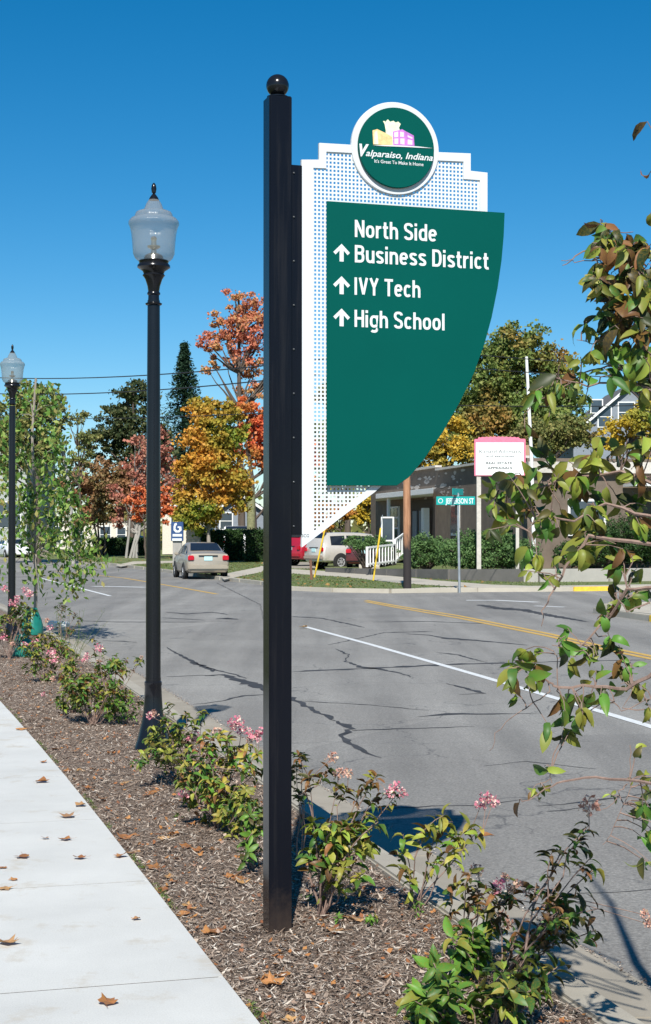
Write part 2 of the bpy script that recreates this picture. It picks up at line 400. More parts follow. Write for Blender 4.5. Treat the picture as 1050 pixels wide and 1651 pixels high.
# ------------------------------------------------------------------ ground and road
RZ = -.15
EDGE = [(4.1, -10), (1.307, 0), (-.213, 5.43), (-1.55, 10.24), (-2.51, 13.57), (-3.26, 16.1), (-7.2, 30), (-12.5, 46), (-20, 65), (-34, 95), (-56, 130)]
CURB = [(4.93, -10), (2.34, 0), (.652, 6.55), (-2.44, 18.57), (-5.5, 30), (-10.3, 46), (-17, 65), (-30, 95), (-50, 130)]
FAR = [(16, -10), (13.4, 10), (8.3, 28), (6.75, 32.7), (6.1, 36.4), (6.5, 38.2), (7.6, 39.2), (14, 41.5), (60, 56)]
tag(sheet('ground', [(-1500, -1500), (1500, -1500), (1500, 1500), (-1500, 1500)], -.30, M['grass']), kind='structure')
gut = [(x + .58, y) for x, y in CURB]
FARB = [(60, 68), (14, 53.5), (9.5, 51.2), (7, 50), (4.6, 49.6), (1.9, 48.6), (.2, 49.4), (-1.1, 50.9), (-2.23, 56.4), (-4.06, 62.4), (-8.3, 78), (-12.9, 93.6), (-24, 115), (-40, 140)]
road_poly = gut + list(reversed(FARB)) + list(reversed(FAR))
road = tag(sheet('road', road_poly, RZ, M['asphalt'], thick=.1), kind='structure')
def along(line, y0, y1, step):
    out = []; y = y0
    while y < y1: out.append(y); y += step
    return out
# near pavement: base, then slabs with recessed joints
walk = tag(MB().prism([Vector((x - .02, y, -.0012)) for x, y in EDGE] + [Vector((x - 2.4, y, -.0012)) for x, y in reversed(EDGE)], (0, 0, -.2)).part('sidewalk', M['soil'], tri=True), kind='structure')
y = 6.03 - 1.66 * 4
while y < 60:
    y0, y1 = y + .0022, y + 1.66 - .0022
    def pr(Y, dx):                                  # square joints, across the walk
        xx = lerpx(EDGE, Y); return (xx - dx * .962, Y - dx * .275)
    q = [pr(y0, 0), pr(y1, 0), pr(y1, 1.2), pr(y0, 1.2)]
    dz = random.uniform(-.0002, .0004)
    MB().prism([Vector((a, b, dz)) for a, b in q], (0, 0, -.1)).part('slab', M['walk'], walk, bevel=.0025)
    q = [pr(y0, 1.208), pr(y1, 1.208), pr(y1, 2.4), pr(y0, 2.4)]
    MB().prism([Vector((a, b, dz)) for a, b in q], (0, 0, -.1)).part('slab', M['walk'], walk, bevel=.0025)
    y += 1.66
# mulch bed as a gently uneven grid
ys = np.concatenate([np.arange(-6, 22, .05), np.arange(22, 60, .4)])
nv = 28; vs = []
for Y in ys:
    a, b = lerpx(EDGE, Y), lerpx(CURB, Y)
    for j in range(nv):
        t = j / (nv - 1); x = a + (b - a) * t
        h = math.sin(x * 7 + Y * 3.1) * math.sin(Y * 5.3 - x * 4) * .006 + .022 * math.sin(math.pi * t) + random.uniform(-.006, .006)
        vs.append((x, Y, -.028 + h + (.0 if 0 < j < nv - 1 else -.01)))
idx = np.arange(len(ys) * nv).reshape(len(ys), nv)
fc = np.stack([idx[:-1, :-1], idx[:-1, 1:], idx[1:, 1:], idx[1:, :-1]], -1).reshape(-1, 4)
bed = tag(link('planting_bed', npmesh('bed', np.array(vs), fc, True), M['mulch']), kind='structure')
def bedz(x, Y):
    a, b = lerpx(EDGE, Y), lerpx(CURB, Y); t = min(1, max(0, (x - a) / (b - a)))
    return -.028 + .022 * math.sin(math.pi * t)
# curb pieces and gutter pans
curb = empty('kerb', (0, 0, 0), kind='structure'); gutter = empty('gutter', (0, 0, 0), kind='structure')
y = -6.0
while y < 75:
    y1 = y + 3.0
    for a, b, z0, nm, mt, pa, th in ((0, .145, 0.0, 'kerb_block', M['curb'], curb, .3), (.149, .579, RZ + .006, 'gutter_pan', M['gutter'], gutter, .1)):
        yy = [y + .006, (y + y1) / 2, y1 - .006]
        q = [Vector((lerpx(CURB, t) + a * 1.035, t + a * .0, z0)) for t in yy] + [Vector((lerpx(CURB, t) + b * 1.035, t, z0)) for t in reversed(yy)]
        MB().prism(q, (0, 0, -th)).part(nm, mt, pa, bevel=.012 if z0 == 0 else .004)
    y = y1
# painted lines
RL = RZ + .004
lines = empty('road_markings', (0, 0, RL), kind='structure')
def pr_line(px, wd, mat, z=RL, name='painted_line'):
    pts = [G(a, b, RZ) for a, b in px]; return ribbon(name, resample(pts, 1.0), wd, z, mat, lines)
pr_line([(490, 1010), (600, 1040), (760, 1086), (900, 1127), (1050, 1172), (1200, 1222)], .11, M['linew'])
pr_line([(65, 932), (178, 961)], .12, M['linew'])
for o_ in (0, 4.5):
    pr_line([(590, 968 + o_ * .5), (640, 977 + o_ * .6), (740, 993 + o_ * .8), (890, 1023 + o_ * .9), (975, 1043 + o_), (1070, 1062 + o_), (1250, 1103 + o_)], .13, M['liney'], name='yellow_line')
pr_line([(150, 945.5), (192, 946), (236, 947)], .4, M['linew'])
pr_line([(752, 968), (800, 968), (866, 971)], .3, M['linew'])
pr_line([(862, 977), (910, 979)], .2, M['linew'])
pr_line([(-40, 911), (22, 913)], .35, M['linew'])
pr_line([(90, 921), (200, 932), (300, 949), (350, 958)], .14, M['liney'], name='yellow_line')
# sealed cracks, each with its own ragged outline
cr = empty('crack_seals', (0, 0, RZ + .002), kind='structure')
def crack(px, wpx, rag=.35):
    pts = [G(a, b, RZ) for a, b in px]; o = resample(pts, .12)
    n = len(o); ph = random.uniform(0, 9)
    if not hasattr(wpx, '__len__'): wpx = [wpx] * len(px)
    out = []; ws = []
    for i, p in enumerate(o):
        t = i / max(1, n - 1) * (len(wpx) - 1); k = int(min(t, len(wpx) - 1.001)); wv = wpx[k] + (wpx[k + 1] - wpx[k]) * (t - k)
        sc = p.y / F * 1.0
        dv = (o[min(i + 1, n - 1)] - o[max(i - 1, 0)]).normalized(); kk = p.y * p.y / (1.8 * F) * math.hypot(dv.x - p.x / p.y * dv.y, 1.8 * dv.y / p.y)
        ws.append(max(.008, .5 * wv * kk * (1 + rag * math.sin(i * 1.7 + ph) * random.uniform(.3, 1.2)) * (min(1, .25 + min(i, n - 1 - i) / 3))))
        jit = .2 * wv * sc + .015
        out.append(p + Vector((random.uniform(-1, 1) * jit, random.uniform(-1, 1) * jit * 1.5, 0)))
    ribbon('crack_seal', out, ws, RZ + .002, M['tar'], cr)
crack([(268, 1043), (290, 1056), (312, 1068), (345, 1083)], [2, 5, 9, 8])
crack([(312, 1068), (340, 1078), (372, 1086), (400, 1094)], [3, 3, 3, 3])
crack([(330, 1090), (360, 1088), (390, 1098), (425, 1110), (462, 1122), (510, 1147), (540, 1163)], [3, 14, 20, 17, 10, 9, 10])
crack([(540, 1163), (566, 1172), (552, 1190), (575, 1206), (612, 1223)], [12, 18, 14, 11, 3])
crack([(470, 1083), (540, 1080), (608, 1077), (735, 1071), (823, 1069), (930, 1066), (1040, 1064)], [3, 3, 4, 3, 2, 2, 2], .6)
crack([(572, 1178), (640, 1175), (700, 1174), (763, 1171)], [5, 2, 2, 1])
crack([(541, 1046), (562, 1056), (556, 1066), (585, 1076), (608, 1078), (645, 1085), (664, 1092)], [2, 4, 3, 4, 5, 3, 3])
crack([(470, 994), (520, 997), (562, 1006), (588, 1012)], [2, 2, 3, 2])
crack([(655, 1022), (690, 1024), (720, 1029), (770, 1033), (850, 1040)], [2, 2, 5, 2, 2])
crack([(704, 1052), (740, 1056), (780, 1067)], [2, 3, 2]); crack([(530, 1040), (620, 1020), (700, 1018)], 1.5)
crack([(672, 1156), (700, 1153), (724, 1151), (770, 1152), (870, 1150)], [2, 5, 4, 1.5, 1.5])
crack([(720, 1102), (760, 1112), (780, 1118), (740, 1120)], [2, 4, 6, 1])
crack([(476, 1330), (545, 1314), (640, 1303), (700, 1300), (790, 1297), (860, 1288)], [2, 2, 3, 2, 2, 1.5], .5)
crack([(868, 1301), (910, 1297), (960, 1292), (1040, 1280)], [3, 4, 4, 3]); crack([(880, 1309), (930, 1303), (975, 1298)], [2, 3, 2])
crack([(772, 975), (800, 980), (845, 984), (890, 993), (950, 1003)], [6, 8, 7, 7, 2])
crack([(166, 1033), (195, 1034), (222, 1036)], 2); crack([(128, 1001), (190, 1003), (255, 1003), (330, 1003)], 1.6)
crack([(268, 987), (300, 990), (342, 987), (368, 991)], 2); crack([(262, 996), (330, 1000)], 1.4)
crack([(270, 1091), (323, 1089), (345, 1090)], 2); crack([(314, 1136), (360, 1130), (392, 1122), (425, 1120)], [2, 2, 4, 3])
crack([(350, 998), (364, 997), (384, 999)], [3, 6, 3]); crack([(350, 940), (420, 975), (425, 1000)], 1.4)
crack([(780, 1235), (850, 1228), (960, 1240)], 1.2, .6); crack([(475, 1130), (600, 1137), (690, 1146)], 1.2, .6)
crack([(930, 1440), (1060, 1434)], 1.3, .6); crack([(600, 1003), (690, 1002), (790, 1006)], 1.3)
# far side: verges, kerbs, walks
VZ = -.04
def gp(px, z=RZ): return [G(a, b, z) for a, b in px]
far_l = [(p[0], p[1]) for p in FARB[6:]]
tag(sheet('verge', list(reversed(far_l)) + [(3.6, 50.2), (9, 53), (30, 60), (30, 75), (5, 75), (-2, 90), (-10, 140)], VZ - .02, M['grass2'], thick=.2), kind='structure')
tag(sheet('verge', [(FAR[3][0] + .4, FAR[3][1] - 10)] + [(8.7, 28), (7.0, 33), (6.5, 36.2), (6.9, 37.8), (7.9, 38.8), (14, 41), (60, 55.5), (60, 20), (20, 10)], VZ - .02, M['grass2'], thick=.2), kind='structure')
kf = empty('far_kerb', (0, 0, 0), kind='structure')
def kerbline(pts, z=-.02, wd=.16, mat=None, h=.28, pa=None, step=2.6):
    o = []
    for a, b in zip(pts, pts[1:]):
        a, b = Vector((*a, 0)), Vector((*b, 0)); n = max(1, round((b - a).length / step))
        for i in range(n):
            p, q = a.lerp(b, i / n + .004), a.lerp(b, (i + 1) / n - .004)
            d = (q - p).normalized(); nn = Vector((-d.y, d.x, 0)) * wd / 2
            MB().prism([Vector((t.x, t.y, z)) for t in (p - nn, q - nn, q + nn, p + nn)], (0, 0, -h)).part('kerb_block', mat(i) if callable(mat) else (mat or M['farwalk']), pa or kf, bevel=.015)
kerbline([(p[0] + .05, p[1]) for p in FARB[0:13]])
kerbline(FAR[1:5]); kerbline(FAR[5:8])
yk = tag(empty('painted_kerb', (7.9, 50.4, 0)), kind='structure')
kerbline([(7.7, 50.25), (9.0, 50.75)], z=-.015, wd=.2, mat=M['curby'], pa=yk)
kerbline([(7.05, 31.4), (6.7, 33.0)], z=-.015, wd=.2, mat=M['curby'], pa=yk)

tag(sheet('sidewalk', gp([(420, 912), (468, 917), (600, 925), (700, 935), (790, 942), (850, 944), (850, 946), (785, 946), (730, 945), (640, 939), (560, 930), (468, 924), (420, 920)], VZ), VZ - .008, M['farwalk'], thick=.05), kind='structure')
tag(sheet('sidewalk', gp([(422, 913), (352, 927), (362, 934), (422, 922)], VZ), VZ - .006, M['farwalk'], thick=.05), kind='structure')
tag(sheet('sidewalk', gp([(186, 911), (215, 905), (330, 903), (330, 906), (222, 909), (196, 913)], VZ), VZ - .006, M['farwalk'], thick=.05), kind='structure')
tag(sheet('driveway', gp([(424, 906), (620, 906), (600, 917), (468, 916), (424, 911)], VZ), VZ - .004, M['gutter'], thick=.05), kind='structure')
tag(sheet('sidewalk', [(6.35, 36.5), (7.0, 38.0), (8.2, 38.9), (12, 40.3), (12.5, 38.4), (8.4, 36.6), (7.9, 34.4), (6.9, 33.9)], VZ - .006, M['farwalk'], thick=.05), kind='structure')
tag(sheet('sidewalk', [FARB[1], FARB[2], FARB[3], FARB[4], FARB[5], (3.0, 50.6), (4.6, 51.6), (9, 53.2), (14, 55.4)], VZ - .012, M['farwalk'], thick=.2), kind='structure')
# terrace behind the retaining wall
TZ = .36
wl = [G(a, b, -.05) for a, b in [(528, 922), (628, 928), (728, 934.5), (843, 938), (868, 938), (980, 937), (1060, 936)]]
wl.append(wl[-1] + Vector((16, 4, 0)))
ter = [Vector((p.x, p.y + .1, 0)) for p in wl] + [Vector((25, 110, 0)), Vector((-1.2, 110, 0))]
tops = [.13, .22, .33, .40, .40, .40, .40, .4]
v = [Vector((p.x, p.y, tops[i] - .04)) for i, p in enumerate(ter[:8])] + [Vector((25, 110, .4)), Vector((-1.2, 110, -.02))]
b = MB(); b.v = v; b.f = [tuple(range(10))]
tag(b.part('lawn_terrace', M['grass2'], tri=True), kind='structure')
rw = empty('retaining_wall', wl[0], label='low concrete retaining wall along the lawn of the brown building, weathered grey at left and pale at right', cat='wall')
for i in range(len(wl) - 1):
    a, c = wl[i], wl[i + 1]; n = max(1, round((c - a).length / 4))
    for j in range(n):
        p, q = a.lerp(c, j / n), a.lerp(c, (j + 1) / n); d = (q - p).normalized(); p = p + d * .02; q = q - d * .02
        z0, z1 = [tops[i] + (tops[i + 1] - tops[i]) * t for t in (j / n, (j + 1) / n)]
        nn = Vector((-d.y, d.x, 0)) * .12
        pale = i >= 3
        MB().add([(*(p - nn).xy, -.3), (*(q - nn).xy, -.3), (*(q + nn).xy, -.3), (*(p + nn).xy, -.3), (*(p - nn).xy, z0), (*(q - nn).xy, z1), (*(q + nn).xy, z1), (*(p + nn).xy, z0)],
                 [(0, 3, 2, 1), (4, 5, 6, 7), (0, 1, 5, 4), (1, 2, 6, 5), (2, 3, 7, 6), (3, 0, 4, 7)]).part('panel', M['wallpale' if pale else 'wallgrey'], rw, bevel=.02)

# ------------------------------------------------------------------ scattered small things
def scatter_quads(c, size, aspect=.5, flat=None, droop=0.0, bend=.25):
    """bent two-faced leaf shapes (4 outer verts + 2 mid) at centres c; returns verts, faces (quads)"""
    n = len(c); size = np.broadcast_to(size, (n,))
    if flat is None:
        nrm = RNG.normal(size=(n, 3))
    else:
        nrm = RNG.normal(size=(n, 3)) * flat; nrm[:, 2] += 1
    nrm /= np.linalg.norm(nrm, axis=1)[:, None]
    u = RNG.normal(size=(n, 3)); u[:, 2] -= droop
    u -= nrm * (u * nrm).sum(1)[:, None]; u /= np.linalg.norm(u, axis=1)[:, None] + 1e-9
    w_ = np.cross(nrm, u); s = size[:, None]
    a = c - u * s * .5; b = c + u * s * .5
    m = c + nrm * s * bend * .3
    l = m + w_ * s * aspect * .5 - nrm * s * bend * .5; r = m - w_ * s * aspect * .5 - nrm * s * bend * .5
    v = np.stack([a, l, b, r], 1).reshape(-1, 3)
    i = np.arange(n)[:, None] * 4
    f = np.concatenate([i + np.array([[0, 1, 2]]), i + np.array([[0, 2, 3]])], 0)
    return v, f
# mulch chips
N = 150000
Yc = 4.6 + (RNG.random(N) ** 1.9) * 19
ex = np.array([lerpx(EDGE, t) for t in Yc]); cx = np.array([lerpx(CURB, t) for t in Yc]); tt = RNG.random(N)
X = ex + (cx - ex) * (.004 + tt * .99)
Z = -.028 + .022 * np.sin(np.pi * tt) + RNG.random(N) * .02
sz = RNG.gamma(2.2, .0085, N) + .01
v, f = scatter_quads(np.stack([X, Yc, Z], 1), sz, .15, flat=.3, bend=.1)
tag(link('mulch_chips', npmesh('chips', v, f), M['chips']), label='shredded brown bark mulch covering the planting bed', kind='stuff', cat='mulch')
N = 2800; Yc = 4.6 + (RNG.random(N) ** 1.7) * 18; tt = RNG.random(N)
ex = np.array([lerpx(EDGE, t) for t in Yc]); cx = np.array([lerpx(CURB, t) for t in Yc])
v, f = scatter_quads(np.stack([ex + (cx - ex) * tt, Yc, -.028 + .022 * np.sin(np.pi * tt) + .02], 1), RNG.uniform(.008, .035, N), .7, flat=.4, bend=.4)
tag(link('leaf_crumbs', npmesh('crumbs', v, f), TL('crumbs', [(.5, .24, .08), (.4, .16, .06), (.25, .1, .05), (.6, .5, .4)])), label='small crumbs of broken orange leaves strewn over the bark mulch', kind='stuff', cat='leaves')
# debris line along gutter edge
N = 2600; Yc = 4.5 + RNG.random(N) ** 1.4 * 18; cx = np.array([lerpx(CURB, t) for t in Yc]) + .57 + np.abs(RNG.normal(0, .035, N)) * (.3 + np.abs(np.sin(Yc * 1.3)))
v, f = scatter_quads(np.stack([cx, Yc, np.full(N, RZ + .012)], 1), RNG.uniform(.005, .02, N), .6, flat=.3)
tag(link('gutter_grit', npmesh('grit', v, f), M['chips']), label='line of grit and leaf crumbs where gutter meets asphalt', kind='stuff', cat='grit')
# grass fringe at the sidewalk edge
N = 1800; Yc = 4.5 + RNG.random(N) ** 1.5 * 20
Yc = np.array([t for t in Yc if math.sin(t * 2.7) + math.sin(t * 7.1) > .3]); N = len(Yc)
ex = np.array([lerpx(EDGE, t) for t in Yc]) + RNG.uniform(.0, .03, N)
v, f = scatter_quads(np.stack([ex, Yc, np.full(N, .004)], 1), RNG.uniform(.015, .035, N), .2)
tag(link('edge_grass', npmesh('edgegrass', v, f), M['blade']), label='thin fringe of grass along the sidewalk edge', kind='stuff', cat='grass')

def leaf_mesh(name, mat, asp=.38, fold=.25, curl=.3, wob=0.0, n=5):
    """blade along +Y, length 1, facing +Z"""
    ts = [i / n for i in range(n + 1)]; mid = []; L = []; Rr = []
    for t in ts:
        hw = asp / 2 * (math.sin(math.pi * t ** .85) ** .8 if 0 < t < 1 else 0)
        y = math.sin(t * curl * 1.5) / max(curl * 1.5, 1e-3) if curl else t
        z = -(1 - math.cos(t * curl * 1.5)) / max(curl * 1.5, 1e-3) if curl else 0
        mid.append(Vector((0, y, z)))
        k = random.uniform(-wob, wob)
        L.append(Vector((-hw, y, z + hw * fold * 2 + k))); Rr.append(Vector((hw, y, z + hw * fold * 2 - k)))
    v = mid + L[1:-1] + Rr[1:-1]; m = n - 1; lo = n + 1; ro = lo + m; f = []
    for i in range(n):
        a, b_ = i, i + 1
        if i == 0: f += [(a, b_, lo), (a, ro, b_)]
        elif i == n - 1: f += [(a, b_, lo + i - 1), (a, ro + i - 1, b_)]
        else: f += [(a, b_, lo + i, lo + i - 1), (a, ro + i - 1, ro + i, b_)]
    me = pymesh(name, v, f, True); me.materials.append(mat); return me
LM = {}
for nm in ('l_green', 'l_bright', 'l_olive', 'l_yel', 'l_bronze', 'l_dark'):
    LM[nm] = [leaf_mesh('leaf', M[nm], random.uniform(.3, .45), random.uniform(.1, .5), random.uniform(.2, 1.5), .035) for _ in range(6)]
LEAFN = {}; LEAFX = {}
def put_leaf(me, p, d, up, size, parent, inv, name='leaf'):
    d = d.normalized(); x = d.cross(up)
    if x.length < 1e-3: x = d.cross(Vector((1, 0, .3)))
    x.normalize(); z = x.cross(d)
    m = Matrix((x, d, z)).transposed().to_4x4(); m.translation = p
    k = parent.name; LEAFN[k] = LEAFN.get(k, 0) + 1
    if LEAFN[k] > 290:
        LEAFX.setdefault(k, []).append((me, m @ Matrix.Scale(size, 4))); return None
    o = bpy.data.objects.new(name, me); COL.objects.link(o); o.parent = parent
    o.matrix_local = inv @ m @ Matrix.Scale(size, 4); return o
def join_extra():
    for k, lst in LEAFX.items():
        par = bpy.data.objects[k]; mats = []; v = []; f = []; mi = []
        for me, mt in lst:
            ma = me.materials[0]
            if ma not in mats: mats.append(ma)
            o = len(v); v += [mt @ q.co for q in me.vertices]; f += [tuple(i + o for i in p_.vertices) for p_ in me.polygons]; mi += [mats.index(ma)] * len(me.polygons)
        me = pymesh('foliage', v, f, True)
        for ma in mats: me.materials.append(ma)
        me.polygons.foreach_set('material_index', mi)
        link('foliage', me, None, par, kind='stuff')
def rv(s=1): return Vector((random.gauss(0, s), random.gauss(0, s), random.gauss(0, s)))
def flower_mesh(name, mat, n=46, r=.5):
    c = RNG.normal(size=(n, 3)); c /= np.linalg.norm(c, axis=1)[:, None]; c *= (RNG.random(n) ** .4 * r)[:, None]; c[:, 2] *= .75
    v, f = scatter_quads(c, RNG.uniform(.16, .32, n), .8, bend=.5); me = npmesh(name, v, f); me.materials.append(mat); return me
FM = [flower_mesh('flower', M['petal']) for _ in range(3)] + [flower_mesh('flower', M['petal2']) for _ in range(2)]
def choose(pal):
    ks, ws = zip(*pal.items()); return random.choices(ks, ws)[0]
def bez(a, b, sag=None, n=5, wob=.02):
    c = (a + b) / 2 + (sag if sag is not None else Vector((0, 0, 0))); out = []
    for i in range(n + 1):
        t = i / n; p = a * (1 - t) ** 2 + c * 2 * t * (1 - t) + b * t * t
        if 0 < i < n: p += rv(wob)
        out.append(p)
    return out
UP = Vector((0, 0, 1))
def whorl(tip, d, n, ln, pal, parent, inv, spread=1.0):
    ph = random.uniform(0, 6.28)
    for i in range(n):
        a = ph + 6.28 * i / n + random.uniform(-.3, .3)
        x = d.cross(Vector((1, .2, 0))).normalized(); y_ = d.cross(x)
        out = (x * math.cos(a) + y_ * math.sin(a)) * spread + d * random.uniform(.1, .8) + rv(.12)
        s = ln * random.uniform(.65, 1.15)
        put_leaf(random.choice(LM[choose(pal)]), tip - d * random.uniform(0, ln * .7), out, (d + rv(.25)), s, parent, inv)
PAL_MIX = {'l_green': 3, 'l_olive': 4, 'l_yel': 1.2, 'l_bronze': 2, 'l_dark': 1}
PAL_GREEN = {'l_green': 3, 'l_bright': 4, 'l_olive': .5}
PAL_DARK = {'l_dark': 3, 'l_green': 3, 'l_bronze': 1, 'l_olive': .7}
def shrub(base, tips, label, ln=.075, pal=PAL_MIX, flowers=(), nl=(5, 8), extra=0, group='low flowering shrubs in the planting bed', z=0, stemr=.004, fs=.09, name='shrub'):
    """tips: (px, py[, dY]) in photograph pixels at the shrub's distance; a stem runs from the base to each"""
    B = G(base[0], base[1], z); B.z = bedz(B.x, B.y) if z == 0 else z
    o = empty(name, B, label=label, cat='shrub', group=group); inv = Matrix.Translation(-B)
    allt = []
    for t in tips:
        dy = t[2] if len(t) > 2 else random.uniform(-.12, .12)
        allt.append(V(t[0], t[1], B.y + dy))
    forks = []
    for i, T in enumerate(allt):
        if forks and random.random() < .55:
            A = random.choice(forks)
            if A.z > T.z - .03: A = B
        else: A = B + Vector((random.uniform(-.02, .02), random.uniform(-.02, .02), 0))
        pts = bez(A, T, Vector((0, 0, .12 * (T - A).length)) + rv(.03), 5, .008)
        forks.append(pts[2]); forks.append(pts[3])
        MB().tube(pts, [stemr * .72 * (1.3 - .75 * j / 5) for j in range(6)], 5).part('stem', M['twig'], o)
        d = (pts[-1] - pts[-2]).normalized(); d = (d + UP * .5).normalized()
        whorl(T, d, random.randint(*nl) + 2, ln, pal, o, inv)
        whorl(T - d * ln * .8, d, random.randint(*nl) // 2 + 1, ln, pal, o, inv)
        for k in range(random.randint(2, 6)):
            j = random.randint(2, 4); p = pts[j].lerp(pts[min(5, j + 1)], random.random())
            put_leaf(random.choice(LM[choose(pal)]), p, rv(1) + UP * .2, UP + rv(.3), ln * random.uniform(.5, .9), o, inv)
    for fl in flowers:
        px, py = fl[0], fl[1]; kind = fl[2] if len(fl) > 2 else 0
        P = V(px, py, B.y + random.uniform(-.1, .05)); near = min(allt, key=lambda q: (q - P).length)
        if (near - P).length > .03:
            MB().tube([near - Vector((0, 0, .02)), P], [.002, .0015], 4).part('stem', M['twig'], o)
        me = FM[random.randint(0, 2)] if kind == 0 else FM[random.randint(3, 4)]
        q = bpy.data.objects.new('flower_head', me); COL.objects.link(q); q.parent = o; q.location = P - B
        q.rotation_euler = (random.random(), random.random(), random.random() * 6); s_ = fs * random.uniform(.8, 1.2); q.scale = (s_, s_, s_)
    return o
def rtips(x0, y0, x1, y1, n, dy=.2):
    out = []; n = int(n * 1.35)
    while len(out) < n:
        a, b = random.uniform(-1, 1), random.uniform(-1, 1)
        if a * a + b * b < 1: out.append(((x0 + x1) / 2 + a * (x1 - x0) / 2, (y0 + y1) / 2 + b * (y1 - y0) / 2, random.uniform(-dy, dy)))
    return out
# ------------------------------------------------------------------ directional sign
TH = R(17.5)
pu = Vector((math.cos(TH), math.sin(TH), 0)); pn = Vector((math.sin(TH), -math.cos(TH), 0))   # along the panel; towards the viewer
PB = G(434, 1503, 0)                     # nearest bottom corner of the post (front-left edge)
PW = .098
sign = empty('directional_sign', PB + pu * PW / 2 - pn * PW / 2, label='tall black square post carrying a green directional sign with white lettering', cat='sign')
ztop = V(434, 152, PB.y).z
c0 = PB + pu * PW / 2 - pn * PW / 2
rotm = Matrix((pu, -pn, UP)).transposed()
MB().box((c0.x, c0.y, (ztop - .3) / 2), (PW, PW, ztop + .3), rotm).part('post', M['post'], sign, bevel=.004)
MB().lathe([(.001, ztop + .0), (.045, ztop + .002), (.045, ztop + .006), (.02, ztop + .008), (.02, ztop + .016)], (c0.x, c0.y, 0), 20).part('ball_collar', M['black'], sign, smooth=True)
rb = .048; cz = ztop + .004 + rb
MB().lathe([(rb * math.sin(a) + .0001, cz - rb * math.cos(a)) for a in np.linspace(0, math.pi, 25)], (c0.x, c0.y, 0), 32).part('ball_finial', M['black'], sign, smooth=True)
pc = PB + pu * PW                        # panel mid-plane passes just behind the post's front face
pp = pc - pn * .045
def onp(x, y, off=0.0): return onplane(x, y, pp + pn * off, pn)
def uz(p): return ((p - pp).dot(pu), p.z)
def fromuz(u, z, off=0.0): q = pp + pu * u + pn * off; return Vector((q.x, q.y, z))
# mounting flange with bolts
zt, zb_ = onp(478, 267).z, onp(478, 862).z; uf = uz(onp(486, 500))[0]
MB().prism([fromuz(-.002, zt, .012), fromuz(uf, zt, .012), fromuz(uf, zb_, .012), fromuz(-.002, zb_, .012)], -pn * .024).part('mounting_flange', M['post'], sign, bevel=.002)
for k in range(9):
    z = zt - .035 - k * (zt - zb_ - .07) / 8
    p = fromuz(uf * .32, z, .012)
    MB().lathe([(0.0005, .007), (.0035, .005), (.0045, .002), (.0045, 0)], (0, 0, 0), 10).part('bolt', M['post_bolt'], sign, local=True).matrix_local = wm(sign).inverted() @ (Matrix.Translation(p) @ pn.to_track_quat('Z', 'Y').to_matrix().to_4x4())
# white outline
def px2uz(lst, off=0.0): return [uz(onp(a, b, off)) for a, b in lst]
outer = px2uz([(485.5, 258), (514, 258), (514, 231), (566, 234), (708, 246), (758, 248), (758, 276), (785, 279), (785, 345),
               (783, 400), (777, 460), (766, 520), (751, 575), (730, 630), (704, 680), (672, 725), (640, 761), (604, 793), (560, 826), (487, 882), (485.5, 882)])
inner = px2uz([(504.5, 271), (525.5, 272), (525.5, 245), (574, 247.5), (700, 259), (746.5, 261), (746.5, 289), (773, 291), (773, 345),
               (771, 398), (765, 456), (754, 515), (739, 568), (718, 623), (693, 671), (661, 716), (629, 752), (588, 793), (545, 826), (504.5, 858), (504.5, 856)])
# snap the straight runs so they are level and plumb on the real panel
def frame_loop(o, i, t0, t1, name, mat, parent, bev=.002):
    n = len(o); b = MB()
    vv = [fromuz(*q, t1) for q in o] + [fromuz(*q, t1) for q in i] + [fromuz(*q, t0) for q in o] + [fromuz(*q, t0) for q in i]
    ff = []
    for k in range(n):
        m_ = (k + 1) % n
        ff += [(k, m_, n + m_, n + k), (2 * n + k, 3 * n + k, 3 * n + m_, 2 * n + m_), (k, 2 * n + k, 2 * n + m_, m_), (n + k, n + m_, 3 * n + m_, 3 * n + k)]
    b.add(vv, ff); return b.part(name, mat, parent)
frame_loop(outer, inner, -.008, .008, 'border_frame', M['signw'], sign)
def inside(poly, x, y):
    c = False; j = len(poly) - 1
    for i in range(len(poly)):
        if (poly[i][1] > y) != (poly[j][1] > y) and x < (poly[j][0] - poly[i][0]) * (y - poly[i][1]) / (poly[j][1] - poly[i][1]) + poly[i][0]: c = not c
        j = i
    return c
